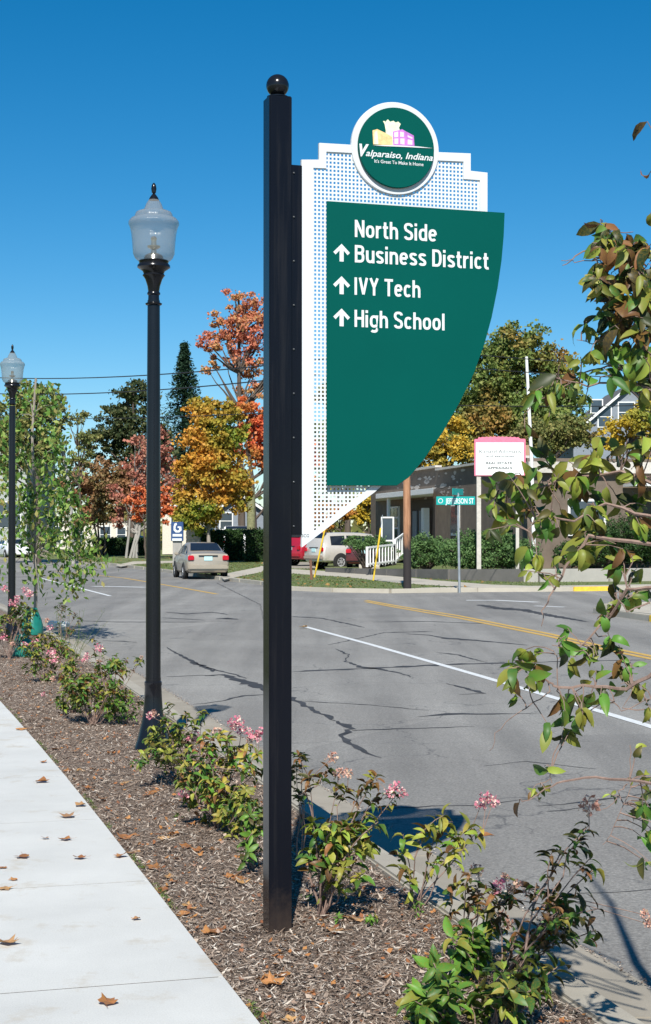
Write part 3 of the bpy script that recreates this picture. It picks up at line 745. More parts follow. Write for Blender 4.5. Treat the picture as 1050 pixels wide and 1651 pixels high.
# perforated screen
sp = .0171; hole = .0096; us = [q[0] for q in outer]; zs = [q[1] for q in outer]
mid = [((a[0] + b[0]) / 2, (a[1] + b[1]) / 2) for a, b in zip(outer, inner)]
vv = {}; V_ = []; F_ = []
def vid(u, z, o_):
    k = (round(u, 5), round(z, 5), o_)
    if k not in vv: vv[k] = len(V_); V_.append(fromuz(u, z, o_))
    return vv[k]
u0 = inner[0][0] + .002 ; z0 = max(zs) - .006
nu = int((max(us) - u0) / sp) + 2; nz = int((z0 - min(zs)) / sp) + 2
g = (sp - hole) / 2; T = .0015
for i in range(-1, nu):
    for j in range(-1, nz):
        ua, ub = u0 + i * sp, u0 + (i + 1) * sp; za, zb = z0 - j * sp, z0 - (j + 1) * sp
        cc = [(ua, za), (ub, za), (ub, zb), (ua, zb)]
        if not all(inside(outer, *q) for q in cc): continue
        ci = [(ua + g, za - g), (ub - g, za - g), (ub - g, zb + g), (ua + g, zb + g)]
        if all(inside(inner, *q) for q in ci) or inside(inner, (ua + ub) / 2, (za + zb) / 2):
            A = [vid(*q, T) for q in cc]; Bq = [vid(*q, T) for q in ci]; C = [vid(*q, -T) for q in cc]; D = [vid(*q, -T) for q in ci]
            for k in range(4):
                m_ = (k + 1) % 4
                F_ += [(A[k], A[m_], Bq[m_], Bq[k]), (C[k], D[k], D[m_], C[m_]), (Bq[k], Bq[m_], D[m_], D[k])]
        else:
            F_ += [tuple(vid(*q, T) for q in cc), tuple(vid(*q, -T) for q in reversed(cc))]
link('perforated_screen', pymesh('screen', V_, F_), M['signw'], sign)
# green panel
gp_off = .028
green = px2uz([(527, 324), (814, 343), (812.5, 380), (809, 420), (802.5, 465), (793, 512), (781, 556), (764, 603), (741, 650), (714, 697), (683, 742), (659, 770), (640, 783), (527, 783)], gp_off)
MB().prism([fromuz(*q, gp_off) for q in green], -pn * .006).part('green_panel', M['signg'], sign, bevel=.001, tri=True)
for a, b_ in ((540, 350), (760, 360), (540, 760), (640, 740)):      # stand-offs behind it
    u, z = uz(onp(a, b_, gp_off)); p0 = fromuz(u, z, .0); p1 = fromuz(u, z, gp_off - .006)
    MB().tube([p0, p1], .008, 8).part('stand_off', M['steel'], sign)
# emblem
cu, czz = uz(onp(637.3, 239.6, .008)); ro = .199
def disc(cu, cz, r, off, th, name, mat, n=72, parent=None, ri=0.0, bev=0):
    o = [(cu + r * math.cos(2 * math.pi * k / n), cz + r * math.sin(2 * math.pi * k / n)) for k in range(n)]
    if ri:
        i = [(cu + ri * math.cos(2 * math.pi * k / n), cz + ri * math.sin(2 * math.pi * k / n)) for k in range(n)]
        return frame_loop(o, i, off - th, off, name, mat, parent)
    return MB().prism([fromuz(*q, off) for q in o], -pn * th).part(name, mat, parent, bevel=bev)
disc(cu, czz, ro, .013, .02, 'emblem_ring', M['signw'], parent=sign, bev=.002)
eo = .03
cu2, cz2 = uz(onp(639.6, 238.1, eo))
emb = disc(cu2, cz2, .1725, eo, .014, 'emblem_disc', M['signg'], parent=sign, bev=.002)
def ppoly(px, off, name, mat, parent, th=.0006):
    return MB().prism([fromuz(*uz(onp(a, b, off)), off) for a, b in px], -pn * th).part(name, mat, parent, tri=True)
def em(lst): return [(560 + a / 6.5625, 160 + b / 6.5625) for a, b in lst]
ppoly(em([(378, 232), (392, 228), (402, 240), (430, 212), (452, 238), (490, 228), (512, 246), (540, 236), (566, 262), (548, 300), (556, 330), (540, 420), (530, 488), (400, 480), (408, 330), (396, 262)]), eo + .0012, 'logo_tower', M['cream'], emb)
ppoly(em([(268, 330), (318, 316), (410, 360), (474, 398), (480, 486), (276, 478)]), eo + .0024, 'logo_store', M['peach'], emb)
ppoly(em([(290, 346), (318, 330), (330, 478), (284, 476)]), eo + .003, 'logo_store_side', M['cream'], emb)
ppoly(em([(482, 342), (582, 318), (640, 350), (704, 384), (712, 494), (488, 486)]), eo + .0024, 'logo_courthouse', M['purple'], emb)
for q in ([(496, 352), (540, 340), (540, 400), (496, 404)], [(560, 344), (600, 350), (600, 400), (560, 398)], [(498, 416), (540, 414), (540, 474), (500, 474)], [(562, 414), (606, 416), (606, 480), (562, 476)], [(640, 380), (690, 404), (690, 420), (640, 402)], [(640, 424), (690, 436), (690, 482), (640, 478)]):
    ppoly(em(q), eo + .003, 'logo_window', M['lilac'], emb)
ppoly(em([(270, 488), (380, 484), (560, 488), (760, 500), (905, 518), (760, 512), (560, 502), (400, 496)]), eo + .0024, 'logo_swoosh', M['letter'], emb)
# ---- lettering: outlines of Blender's own font for print, a stroked face for the big lines
def text_part(body, x0, x1, yb, ytop, off, name, mat, parent, shear=0, bold=0, plane=None, cap=None):
    """fits body between pixels (x0..x1), capital height from yb (baseline) to ytop, on a plane"""
    fo, fu = (plane or (lambda x, y: onp(x, y, off), (pu, pn)))
    cu_ = bpy.data.curves.new(name, 'FONT'); cu_.body = body; cu_.size = 1; cu_.shear = shear; cu_.offset = bold; cu_.resolution_u = 4
    ob = bpy.data.objects.new('tmp', cu_); COL.objects.link(ob); bpy.context.view_layer.update()
    me = bpy.data.meshes.new_from_object(ob.evaluated_get(bpy.context.evaluated_depsgraph_get())); bpy.data.objects.remove(ob); bpy.data.curves.remove(cu_)
    xs = [v.co.x for v in me.vertices]; ca = cap or .73
    P0 = fo(x0, yb); P1 = fo(x1, yb); Pt = fo(x0, ytop); d = fu[0]; W = (P1 - P0).dot(d); H = Pt.z - P0.z
    sx = W / (max(xs) - min(xs)); sy = H / ca
    for v in me.vertices:
        q = P0 + d * ((v.co.x - min(xs)) * sx) ; v.co = Vector((q.x, q.y, P0.z + v.co.y * sy))
    me.materials.clear(); return link(name, me, mat, parent)
text_part('V', 579.5, 595, 250.5, 231.5, eo + .0014, 'emblem_lettering', M['letter'], emb, shear=.3, bold=.05)
text_part('alparaiso, Indiana', 590, 698, 251.2, 240.5, eo + .0012, 'emblem_lettering', M['letter'], emb, shear=.3, bold=.015)
text_part("It's Great To Make It Home", 604, 683, 262, 256.5, eo + .0012, 'emblem_lettering', M['letter'], emb, bold=.01)
def arc(cx, cy, rx, ry, a0, a1, n=9, p=2.6):
    o = []
    for i in range(n + 1):
        a = R(a0 + (a1 - a0) * i / n); c, s = math.cos(a), math.sin(a)
        o.append((cx + rx * math.copysign(abs(c) ** (2 / p), c), cy + ry * math.copysign(abs(s) ** (2 / p), s)))
    return o
h = .074
GL = {
 'N': (.56, [[(h, 0), (h, 1)], [(.56 - h, 0), (.56 - h, 1)], [(h + .005, .965), (.56 - h - .005, .035)]]),
 'o': (.50, [arc(.25, .36, .25 - h, .36 - h, 90, 450, 24)]),
 'r': (.33, [[(h, 0), (h, .72)], arc(.30, .36, .30 - h, .36 - h, 165, 88, 6)]),
 't': (.32, [[(.13, .95), (.13, .2)] + arc(.13 + .13, .2, .13, .2 - h + .01, 185, 275, 5) + [(.32, h)], [(0, .65), (.30, .65)]]),
 'h': (.49, [[(h, 0), (h, 1)], arc(.245, .36, .245 - h, .36 - h, 150, 0, 8) + [(.49 - h, 0)]]),
 'n': (.49, [[(h, 0), (h, .72)], arc(.245, .36, .245 - h, .36 - h, 150, 0, 8) + [(.49 - h, 0)]]),
 'u': (.49, [[(.49 - h, 0), (.49 - h, .72)], [(h, .72)] + arc(.245, .36, .245 - h, .36 - h, 180, 330, 8)]),
 'S': (.54, [arc(.27, .735, .27 - h, .265 - h, 10, 180, 12) + [(h, .7), (.13, .58), (.27, .5), (.42, .42), (.54 - h, .3)] + arc(.27, .265, .27 - h, .265 - h, 0, -168, 12)]),
 's': (.45, [arc(.225, .54, .225 - h, .18 - h * .85, 12, 180, 9) + [(h, .52), (.13, .42), (.225, .365), (.33, .3), (.45 - h, .22)] + arc(.225, .185, .225 - h, .185 - h, 0, -165, 9)]),
 'i': (.17, [[(h, 0), (h, .72)], [(h, .84), (h, 1.0)]]),
 'd': (.50, [[(.5 - h, 0), (.5 - h, 1)], arc(.255, .36, .255 - h, .36 - h, 40, 320, 16)]),
 'e': (.49, [[(.09, .375), (.49 - h, .375)] , arc(.245, .36, .245 - h, .36 - h, 2, 318, 20)]),
 'B': (.55, [[(h, 0), (h, 1)], [(h, 1 - h), (.27, 1 - h)] + arc(.27, .735, .19, .265 - h, 90, -90, 10) + [(h, .53)], [(.2, .53), (.27, .53)] + arc(.27, .306, .2, .306 - h, 90, -90, 10) + [(h, h)]]),
 'D': (.55, [[(h, 0), (h, 1)], [(h, 1 - h), (.24, 1 - h)] + arc(.24, .5, .55 - h - .24, .5 - h, 90, -90, 16) + [(h, h)]]),
 'c': (.45, [arc(.24, .36, .24 - h, .36 - h, 42, 318, 16)]),
 'I': (.17, [[(h, 0), (h, 1)]]),
 'V': (.56, [[(h * .95, 1), (.28, .04)], [(.56 - h * .95, 1), (.28, .04)]]),
 'Y': (.56, [[(h * .95, 1), (.28, .47)], [(.56 - h * .95, 1), (.28, .47)], [(.28, .5), (.28, 0)]]),
 'T': (.52, [[(0, 1 - h), (.52, 1 - h)], [(.26, .95), (.26, 0)]]),
 'H': (.56, [[(h, 0), (h, 1)], [(.56 - h, 0), (.56 - h, 1)], [(h, .51), (.56 - h, .51)]]),
 'g': (.50, [[(.5 - h, .72), (.5 - h, -.08)] + arc(.25, -.05, .25 - h, .22 - h * .6, 0, -140, 8), arc(.255, .36, .255 - h, .36 - h, 40, 320, 16)]),
 'l': (.17, [[(h, 0), (h, 1)]]),
}
def stroke2d(pts, hw):
    P = [Vector(p) for p in pts]; q = [P[0]]
    for p in P[1:]:
        if (p - q[-1]).length > 1e-4: q.append(p)
    P = q; closed = (P[0] - P[-1]).length < .02
    if closed: P[-1] = P[0].copy()
    n = len(P); L = []; Rr = []
    for i in range(n):
        a = P[i] - P[i - 1] if i else (P[-1] - P[-2] if closed else P[1] - P[0])
        b = P[i + 1] - P[i] if i < n - 1 else (P[1] - P[0] if closed else P[-1] - P[-2])
        a.normalize(); b.normalize(); m = Vector((-a.y - b.y, a.x + b.x)); m.normalize()
        k = hw / max(.5, m.dot(Vector((-a.y, a.x)))); L.append(P[i] + m * k); Rr.append(P[i] - m * k)
    return L, Rr
def big_text(body, x0, x1, yb, ytop, name='lettering'):
    off = gp_off + .0008
    P0, P1, Pt = onp(x0, yb, off), onp(x1, yb, off), onp(x0, ytop, off); W = (P1 - P0).dot(pu); H = Pt.z - P0.z
    tot = 0
    for ch in body: tot += (.27 if ch == ' ' else GL[ch][0] + .085)
    tot -= .085; sx = W / tot; x = 0; b = MB(); lay = 0
    for ch in body:
        if ch == ' ': x += .27; continue
        wd, strokes = GL[ch]
        for si, st in enumerate(strokes):
            L, Rr = stroke2d(st, h); n = len(L); zz = off + si * .0003
            vv_ = [fromuz(uz(P0)[0] + (x + q.x) * sx, P0.z + q.y * H, zz) for q in L + Rr]
            b.add(vv_, [(i, n + i, n + i + 1, i + 1) for i in range(n - 1)])
        x += wd + .085
    return b.part(name, M['letter'], sign)
big_text('North Side', 572.3, 704.3, 382, 354.3)
big_text('Business District', 572.3, 788, 422.9, 394.9)
big_text('IVY Tech', 571.8, 678, 475.1, 447.1)
big_text('High School', 571.8, 717.5, 526.9, 499.4)
for yt, yb in ((393.2, 421.6), (445.3, 474.3), (497.4, 526)):
    off = gp_off + .0008; hh = yb - yt; xc = 551
    pts = [(0, 0), (.47, .48), (.34, .62), (.115, .37), (.115, 1), (-.115, 1), (-.115, .37), (-.34, .62), (-.47, .48)]
    ppoly([(xc + a * hh, yt + b * hh + a * hh * .065) for a, b in pts], off, 'arrow', M['letter'], sign)
text_part('SCG', 486.5, 498.5, 866, 861, .0088, 'maker_mark', M['ink'], sign)

# ------------------------------------------------------------------ street lamps
def lamp(x, y, label, hscale=1.0, zb=0):
    B = G(x, y, 0); B.z = bedz(B.x, B.y)
    o = empty('street_lamp', B, label=label, cat='street lamp', group='black post-top street lamps in the planting bed'); s = hscale
    def lt(prof, name, mat, n=28, par=None): return MB().lathe([(r, z * s if name in ('pole',) else z + 4.36 * (s - 1)) for r, z in prof], (0, 0, 0), n).part(name, mat, par or o, smooth=True, local=True)
    b = MB().lathe([(.155, -.08), (.15, .0), (.138, .035), (.122, .08), (.108, .14), (.09, .21), (.075, .3), (.068, .4), (.064, .49), (.067, .495), (.067, .52), (.06, .525), (.06, .55)], n=28)
    b.part('base', M['black'], o, smooth=True, local=True)
    lt([(.058, .54), (.056, 1.5), (.052, 2.6), (.048, 3.45)], 'pole', M['black'])
    f = lambda r, v_: (r / 1385, 1.65 + (860 - (270 + v_ / 6.607)) / 209.7)
    lt([f(*q) for q in [(60, 1462), (85, 1450), (90, 1437), (62, 1422), (58, 1350), (70, 1338), (70, 1325), (60, 1310), (68, 1250), (90, 1180), (108, 1150), (120, 1137), (108, 1120), (118, 1090), (150, 1070), (176, 1052), (174, 1030), (155, 1010), (162, 985), (150, 978), (1, 978)]], 'capital', M['black'])
    gl = lt([f(*q) for q in [(150, 984), (180, 972), (202, 950), (222, 905), (229, 800), (240, 690), (256, 620), (271, 590), (268, 562), (240, 528), (206, 515), (200, 488), (186, 462), (150, 446), (110, 440), (104, 430), (82, 372), (54, 327)]], 'globe', M['glass'], 40)
    lt([f(*q) for q in [(56, 330), (42, 300), (18, 268), (10, 262), (22, 254), (29, 210), (22, 170), (8, 148), (1, 145)]], 'finial', M['black'], 16)
    lt([f(*q) for q in [(1, 976), (110, 974), (95, 925), (60, 905), (30, 900), (30, 870), (1, 868)]], 'ballast_cover', M['metalin'], 20)
    lt([f(*q) for q in [(1, 868), (28, 860), (70, 835), (72, 822), (30, 815), (28, 770), (34, 740), (20, 720), (1, 716)]], 'bulb', M['metalin'], 16)
    return o
lamp(247, 1207, 'tall black street lamp with clear acorn globe, standing just left of the sign post')
lamp(19, 1030, 'smaller-looking distant black street lamp at the left edge, half behind the young street tree', 1.06)

# ------------------------------------------------------------------ the near tree reaching in from the right
PAL_TREE = {'l_green': 3, 'l_bright': 2.6, 'l_olive': 3, 'l_yel': 1.6, 'l_bronze': .7, 'l_dark': 2}
TB = Vector((1.24, 4.45, -.03))
tree = empty('young_street_tree', TB, label='young tree just outside the right edge, its drooping half-turned leaves hanging into the picture', cat='tree', )
tinv = Matrix.Translation(-TB)
MB().tube([TB, TB + Vector((.02, 0, 1)), TB + Vector((-.02, .02, 2.1)), TB + Vector((.03, 0, 3.2)), TB + Vector((0, .1, 3.9))], [.034, .03, .024, .016, .006], 9).part('trunk', M['palebark'], tree, smooth=True)
ncount = [0]
def br(px, Y, r0=.008, r1=.002):
    ys_ = Y if hasattr(Y, '__len__') else [Y] * len(px)
    pts = [V(a, b, ys_[i]) for i, (a, b) in enumerate(px)]
    o = []
    for i in range(len(pts) - 1):
        for k in range(3): o.append(pts[i].lerp(pts[i + 1], k / 3) + rv(.003))
    o.append(pts[-1]); n = len(o); BP.extend(o[n // 3:])
    r0 *= .7; MB().tube(o, [r0 + (r1 - r0) * i / (n - 1) for i in range(n)], 5).part('branch', M['twig'], tree, smooth=True)
    return o
BP = []
def hang(px, py, n, Y, ln=.085, pal=PAL_TREE, sp=18, down=.7):
    """a spray of leaves: little whorls on twigs that join the nearest branch"""
    n = max(1, int(n * (3.7 if 350 < py < 560 else .8 if py < 350 else 2.5 if 700 < py < 935 else 1.55)))
    while n > 0:
        k = min(n, random.randint(2, 5)); n -= k
        C = V(px + random.gauss(0, sp), py + random.gauss(0, sp), Y + random.uniform(-.12, .12))
        nb = min(BP, key=lambda q: (q - C).length); dist = (nb - C).length
        if dist < .22: MB().tube(bez(nb, C, Vector((0, 0, .02)), 3, .004), [.0022, .0018, .0014, .0011], 4).part('twig', M['twig'], tree)
        axis = (C - nb).normalized() if dist > 1e-3 else Vector((0, 0, -1))
        big = random.uniform(.55, 1.08)
        for _ in range(k):
            d = axis * .5 + Vector((random.gauss(0, .65), random.gauss(0, .5), -down + random.gauss(0, .5)))
            s_ = ln * big * random.uniform(.6, 1.12)
            put_leaf(random.choice(LM[choose(pal)]), C - axis * random.uniform(0, .03), d, Vector((random.gauss(0, .6), -1, random.gauss(.5, .5))), s_, tree, tinv); ncount[0] += 1
Yt = 4.75
def trunkpt(py): p = V(1178, py, 4.5); return (1178, py)
br([(1190, 620), (1090, 500), (1040, 440), (1005, 428), (985, 408), (965, 397), (930, 415), (907, 428)], [4.5, 4.6, 4.7, 4.75, 4.75, 4.75, 4.75, 4.75], .011, .0012)
br([(985, 408), (960, 416), (930, 420), (905, 420)], Yt, .003, .001); br([(975, 398), (972, 378), (970, 362)], Yt, .003, .001)
br([(1190, 760), (1100, 640), (1040, 560), (1000, 520), (985, 530), (965, 550)], [4.5, 4.6, 4.7, 4.7, 4.7, 4.7], .011, .0015)
br([(1190, 720), (1080, 640), (1000, 612), (950, 620), (900, 610)], [4.5, 4.6, 4.7, 4.7, 4.7], .009, .0015)
br([(985, 550), (955, 554), (930, 548)], Yt, .003, .001); br([(1040, 595), (980, 590), (940, 600), (890, 640), (855, 650)], 4.8, .005, .001)
br([(1200, 900), (1100, 800), (1000, 760), (900, 775), (850, 790), (800, 800)], [4.5, 4.6, 4.7, 4.8, 4.8, 4.8], .010, .0015)
br([(1190, 900), (1050, 830), (975, 812), (925, 840), (870, 828), (850, 855)], [4.5, 4.65, 4.7, 4.7, 4.7, 4.7], .009, .0012)
br([(1190, 930), (1060, 880), (950, 866), (925, 895), (905, 925), (895, 950), (875, 985), (873, 1010)], [4.5, 4.65, 4.7, 4.7, 4.7, 4.75, 4.75, 4.75], .010, .0012)
br([(1190, 1010), (1060, 945), (1010, 950), (985, 990), (960, 1020), (930, 1050), (890, 1040)], [4.5, 4.6, 4.65, 4.7, 4.7, 4.7, 4.7], .010, .0012)
br([(1200, 1090), (1060, 1080), (1010, 1110), (960, 1108), (900, 1107), (885, 1098), (860, 1085), (845, 1078)], [4.5, 4.6, 4.65, 4.7, 4.7, 4.7, 4.7, 4.7], .010, .0015)
br([(885, 1098), (882, 1120), (850, 1142), (825, 1155), (800, 1185), (790, 1210)], Yt, .003, .001)
br([(900, 1107), (900, 1060), (893, 1050)], Yt, .003, .001); br([(960, 1108), (985, 1130), (1003, 1145), (1040, 1130), (1080, 1120)], Yt, .003, .001)
br([(1050, 970), (1010, 985), (990, 960), (1000, 950)], 4.6, .004, .001); br([(1070, 1140), (1005, 1145), (1020, 1110)], Yt, .003, .001)
br([(1200, 1320), (1100, 1275), (1030, 1258), (960, 1255), (910, 1262), (880, 1275), (842, 1292)], [4.4, 4.5, 4.6, 4.7, 4.7, 4.7, 4.7], .009, .0013)
br([(1012, 1262), (1000, 1275), (993, 1290), (970, 1305)], 4.7, .003, .001)
br([(1015, 1200), (1018, 1240), (1016, 1270), (1000, 1310), (985, 1345), (972, 1362)], 4.72, .0022, .001)
br([(890, 1262), (888, 1245)], Yt, .002, .001)
br([(1190, 420), (1130, 330), (1090, 280), (1064, 262)], [4.5, 4.55, 4.6, 4.6], .008, .002)
# dense upper right mass
for a, b, n in ((1056, 205, 1), (1056, 262, 1), (1054, 318, 1), (1030, 356, 1), (985, 375, 5), (1000, 395, 7), (1030, 400, 7), (965, 400, 4), (1010, 430, 10), (1040, 440, 10), (985, 452, 5), (1000, 475, 8), (1035, 480, 12),
                (1010, 515, 9), (1045, 520, 10), (975, 500, 4), (960, 530, 4), (985, 560, 6), (1020, 560, 8), (1045, 575, 8), (955, 565, 4), (930, 560, 3), (985, 600, 5), (1030, 610, 5), (915, 580, 4), (905, 620, 5), (945, 620, 3), (860, 640, 4), (880, 628, 4), (855, 670, 3), (1040, 640, 4)):
    hang(a, b, n, Yt - .1, .088, {'l_green': 1.6, 'l_olive': 2.4, 'l_yel': 1, 'l_bronze': 2.6, 'l_dark': 3.2} if b < 560 else PAL_TREE, 12)
for a, b, n in ((1045, 690, 4), (1030, 720, 5), (960, 725, 4), (1000, 740, 5), (930, 740, 3), (860, 738, 4), (900, 745, 3), (830, 770, 5), (806, 790, 5), (780, 815, 3), (775, 850, 2), (810, 830, 6), (850, 800, 4), (870, 820, 5), (905, 790, 4), (950, 780, 6),
                (1000, 790, 6), (1040, 790, 6), (870, 860, 7), (880, 895, 5), (905, 840, 5), (940, 830, 5), (980, 820, 5), (1030, 850, 5), (900, 900, 3), (970, 870, 4), (1015, 880, 4), (850, 905, 2), (1045, 910, 3), (990, 925, 3), (940, 870, 3)):
    hang(a, b, n, Yt, .09, {'l_green': 2, 'l_bright': 2.5, 'l_olive': 3, 'l_yel': 1.8, 'l_bronze': .45, 'l_dark': 2}, 15, .6)
for a, b, n in ((985, 990, 6), (1000, 970, 4), (1040, 960, 3), (905, 1035, 6), (935, 1060, 7), (965, 1045, 4), (990, 1040, 8), (1005, 1065, 6), (850, 1050, 6), (838, 1075, 6), (860, 1085, 6), (815, 1110, 4), (825, 1080, 3),
                (955, 1085, 3), (930, 1120, 4), (960, 1125, 4), (905, 1145, 5), (915, 1170, 7), (940, 1160, 4), (895, 1180, 4), (1020, 1095, 4), (1040, 1090, 2), (990, 1110, 3), (1045, 1130, 2)):
    hang(a, b, n, Yt, .085, {'l_green': 2, 'l_bright': 2.2, 'l_olive': 3.5, 'l_yel': 1.0, 'l_bronze': .4, 'l_dark': 2.4}, 9, .55)
for a, b, n in ((865, 1280, 4), (880, 1265, 2), (990, 1260, 3), (1035, 1250, 6), (1045, 1280, 6), (1030, 1310, 6), (1045, 1340, 7), (1035, 1300, 4), (1048, 1375, 3), (1015, 1205, 2), (885, 1240, 2), (845, 1290, 1)):
    hang(a, b, n, Yt, .06 if b < 1290 else .075, PAL_TREE, 8, .35)

# ------------------------------------------------------------------ shrubs in the bed
ST = 'small shrub'
shrub((520, 1478), [(498, 1250), (480, 1215), (530, 1240, .1), (545, 1262), (560, 1270), (590, 1260), (607, 1250), (600, 1290), (620, 1280), (640, 1280)], 'spindly pink-tipped shrub with bare stems reaching over the kerb behind the sign post',
      .055, {'l_olive': 3, 'l_bronze': 3, 'l_dark': 2, 'l_green': 1}, [(535, 1222, 1), (545, 1247, 1), (562, 1246, 1), (638, 1268), (650, 1280), (628, 1278)], (4, 7), fs=.06)
shrub((518, 1476), rtips(492, 1310, 606, 1430, 15) + [(505, 1320), (560, 1335), (590, 1325), (500, 1375), (610, 1325)], 'bushy yellow and green shrub right beside the foot of the sign post', .075,
      {'l_olive': 4, 'l_yel': 3, 'l_green': 2, 'l_bright': 1.2, 'l_bronze': 1.6}, [], (4, 7), stemr=.006)
shrub((668, 1462), [(690, 1330), (715, 1315), (730, 1325), (745, 1340), (760, 1330), (778, 1335), (700, 1350), (735, 1362), (650, 1345), (655, 1400), (640, 1370)], 'open shrub with curved bare stems and one bright pink flower head', .085,
      {'l_yel': 4, 'l_olive': 2, 'l_bright': 1, 'l_bronze': 1.3}, [(785, 1285), (795, 1293), (776, 1297)], (2, 5), fs=.062)
shrub((806, 1592), rtips(790, 1400, 950, 1530, 13) + [(950, 1330), (935, 1350), (905, 1365), (955, 1380), (960, 1400), (890, 1375), (965, 1465), (960, 1500), (830, 1540), (860, 1545)], 'tall dark green shrub leaning over the kerb at lower right', .072,
      PAL_DARK, [(950, 1300, 1)], (2, 4), stemr=.0045)
shrub((745, 1560), [(760, 1405), (775, 1420), (800, 1430), (820, 1440), (840, 1420), (830, 1450), (720, 1430), (730, 1455), (760, 1460), (770, 1440), (800, 1490)], 'shrub with faded pinkish flower heads between the yellowing shrub and the dark one', .06,
      {'l_dark': 1, 'l_olive': 3, 'l_bronze': 3, 'l_green': 1.5}, [(805, 1425), (815, 1415, 1), (825, 1432, 1), (800, 1437), (835, 1425, 1), (770, 1402, 1), (850, 1440, 1), (810, 1478, 1), (820, 1490, 1), (795, 1492, 1), (885, 1460, 1), (1040, 1475, 1), (1047, 1490, 1)], (3, 6), fs=.05)
shrub((765, 1580), [(740, 1490), (730, 1510), (760, 1500), (775, 1505), (745, 1530), (770, 1530), (758, 1545)], 'small shrub with large glossy bright green leaves at lower right', .09, PAL_GREEN, [], (4, 6))
shrub((700, 1672), rtips(658, 1555, 745, 1640, 13), 'bright green leafy shrub lowest in the bed, at the bottom edge', .08, PAL_GREEN, [], (5, 8))
shrub((800, 1668), rtips(750, 1560, 885, 1650, 9) + [(905, 1555), (850, 1540), (880, 1590)], 'tangled shrub in the shade at the bottom right, mixing green and olive leaves', .075, {'l_green': 3, 'l_dark': 2, 'l_olive': 2, 'l_yel': .7}, [], (4, 6))
shrub((300, 1262), rtips(235, 1150, 330, 1235, 18) + [(268, 1135), (300, 1150), (313, 1160), (325, 1145), (238, 1190, -.25), (250, 1205, -.3), (232, 1215, -.3), (262, 1195, -.3), (246, 1170, -.3), (222, 1225, -.3), (270, 1215, -.35)], 'green shrub growing against the base of the nearer street lamp', .06,
      {'l_green': 3, 'l_olive': 3, 'l_yel': .7, 'l_dark': 1}, [(243, 1155), (250, 1150, 1), (307, 1190), (316, 1187)], (5, 8), fs=.07)
shrub((350, 1335), rtips(275, 1180, 420, 1320, 34) + [(400, 1200), (385, 1205), (415, 1215)], 'broad green and bronze shrub with pink flowers left of the sign post', .065,
      {'l_green': 3, 'l_bright': 1.5, 'l_olive': 3, 'l_bronze': 1.5, 'l_yel': 1.6}, [(375, 1168), (390, 1175), (400, 1180), (412, 1187), (384, 1163), (298, 1280), (420, 1180), (350, 1180, 1), (404, 1192, 1)], (5, 8), fs=.075)
shrub((405, 1402), rtips(382, 1280, 432, 1390, 9), 'low dark leafed shrub tight against the left side of the sign post', .06, PAL_GREEN | {'l_dark': 3}, [], (3, 6))
shrub((485, 1400), [(484, 1215), (478, 1235), (482, 1275), (490, 1278), (476, 1250)], 'dark sprays of leaves showing just right of the sign post', .05, PAL_DARK, [], (5, 7))
shrub((150, 1168), rtips(95, 1045, 210, 1150, 32), 'rounded shrub with reddish flowers in the middle of the far bed', .07, {'l_green': 3, 'l_olive': 3, 'l_bronze': 1, 'l_bright': 1.3},
      [(85, 1052), (88, 1064), (138, 1063), (140, 1058), (160, 1045), (82, 1052)], (5, 8), fs=.085)
shrub((70, 1100), rtips(30, 1020, 125, 1095, 28), 'shrub in front of the teal watering bags', .075, {'l_green': 3, 'l_olive': 3, 'l_bronze': .6, 'l_bright': 1.3}, [(57, 1035), (80, 1012), (40, 1040), (20, 1038, 1)], (5, 8), fs=.08)
shrub((205, 1168), rtips(168, 1108, 228, 1165, 9), 'small low green shrub left of the nearer lamp', .06, PAL_GREEN, [], (4, 7))
shrub((186, 1130), [(165, 1045), (187, 1055), (205, 1062), (222, 1060), (196, 1075), (150, 1030), (176, 1062), (230, 1062)], 'thin stemmed shrub reaching toward the kerb, between lamp and rounded shrub', .06, {'l_olive': 2, 'l_green': 3, 'l_bronze': 1}, [(228, 1060, 1), (202, 1078, 1)], (4, 7), fs=.05)
shrub((15, 1062), rtips(-20, 968, 62, 1030, 22), 'pink flowering shrub at the left edge, below the distant lamp', .08, {'l_green': 3, 'l_olive': 2, 'l_dark': 1},
      [(40, 951), (28, 965), (20, 972), (8, 950), (0, 1025), (6, 1028), (26, 975), (48, 958), (18, 1000, 1)], (5, 8), fs=.11)
shrub((100, 1040), rtips(80, 968, 135, 1020, 10, .3), 'dark twiggy shrub behind the teal bags', .06, PAL_DARK, [(74, 1000, 1)], (4, 6))
shrub((118, 1150), rtips(85, 1085, 165, 1150, 18), 'low leafy shrub just in front of the rounded shrub in the far bed', .06, {'l_green': 3, 'l_olive': 3, 'l_bright': 1.3, 'l_yel': .6}, [(86, 1095, 1), (70, 1120)], (5, 8), fs=.06)
shrub((185, 1160), rtips(150, 1090, 215, 1155, 16), 'rusty green shrub between the rounded shrub and the small low one', .055, {'l_green': 3, 'l_olive': 3, 'l_bronze': 2}, [(160, 1068, 1)], (5, 8), fs=.06)
shrub((330, 1300), rtips(270, 1225, 350, 1295, 12), 'low mixed green shrub at the front foot of the broad one', .055, {'l_green': 2, 'l_olive': 3, 'l_bright': 1.5, 'l_yel': 1}, [], (4, 7))
shrub((385, 1350), rtips(355, 1270, 425, 1345, 12), 'yellow green shrub between the broad shrub and the sign post', .06, {'l_olive': 3, 'l_yel': 1.5, 'l_green': 2}, [], (4, 7))
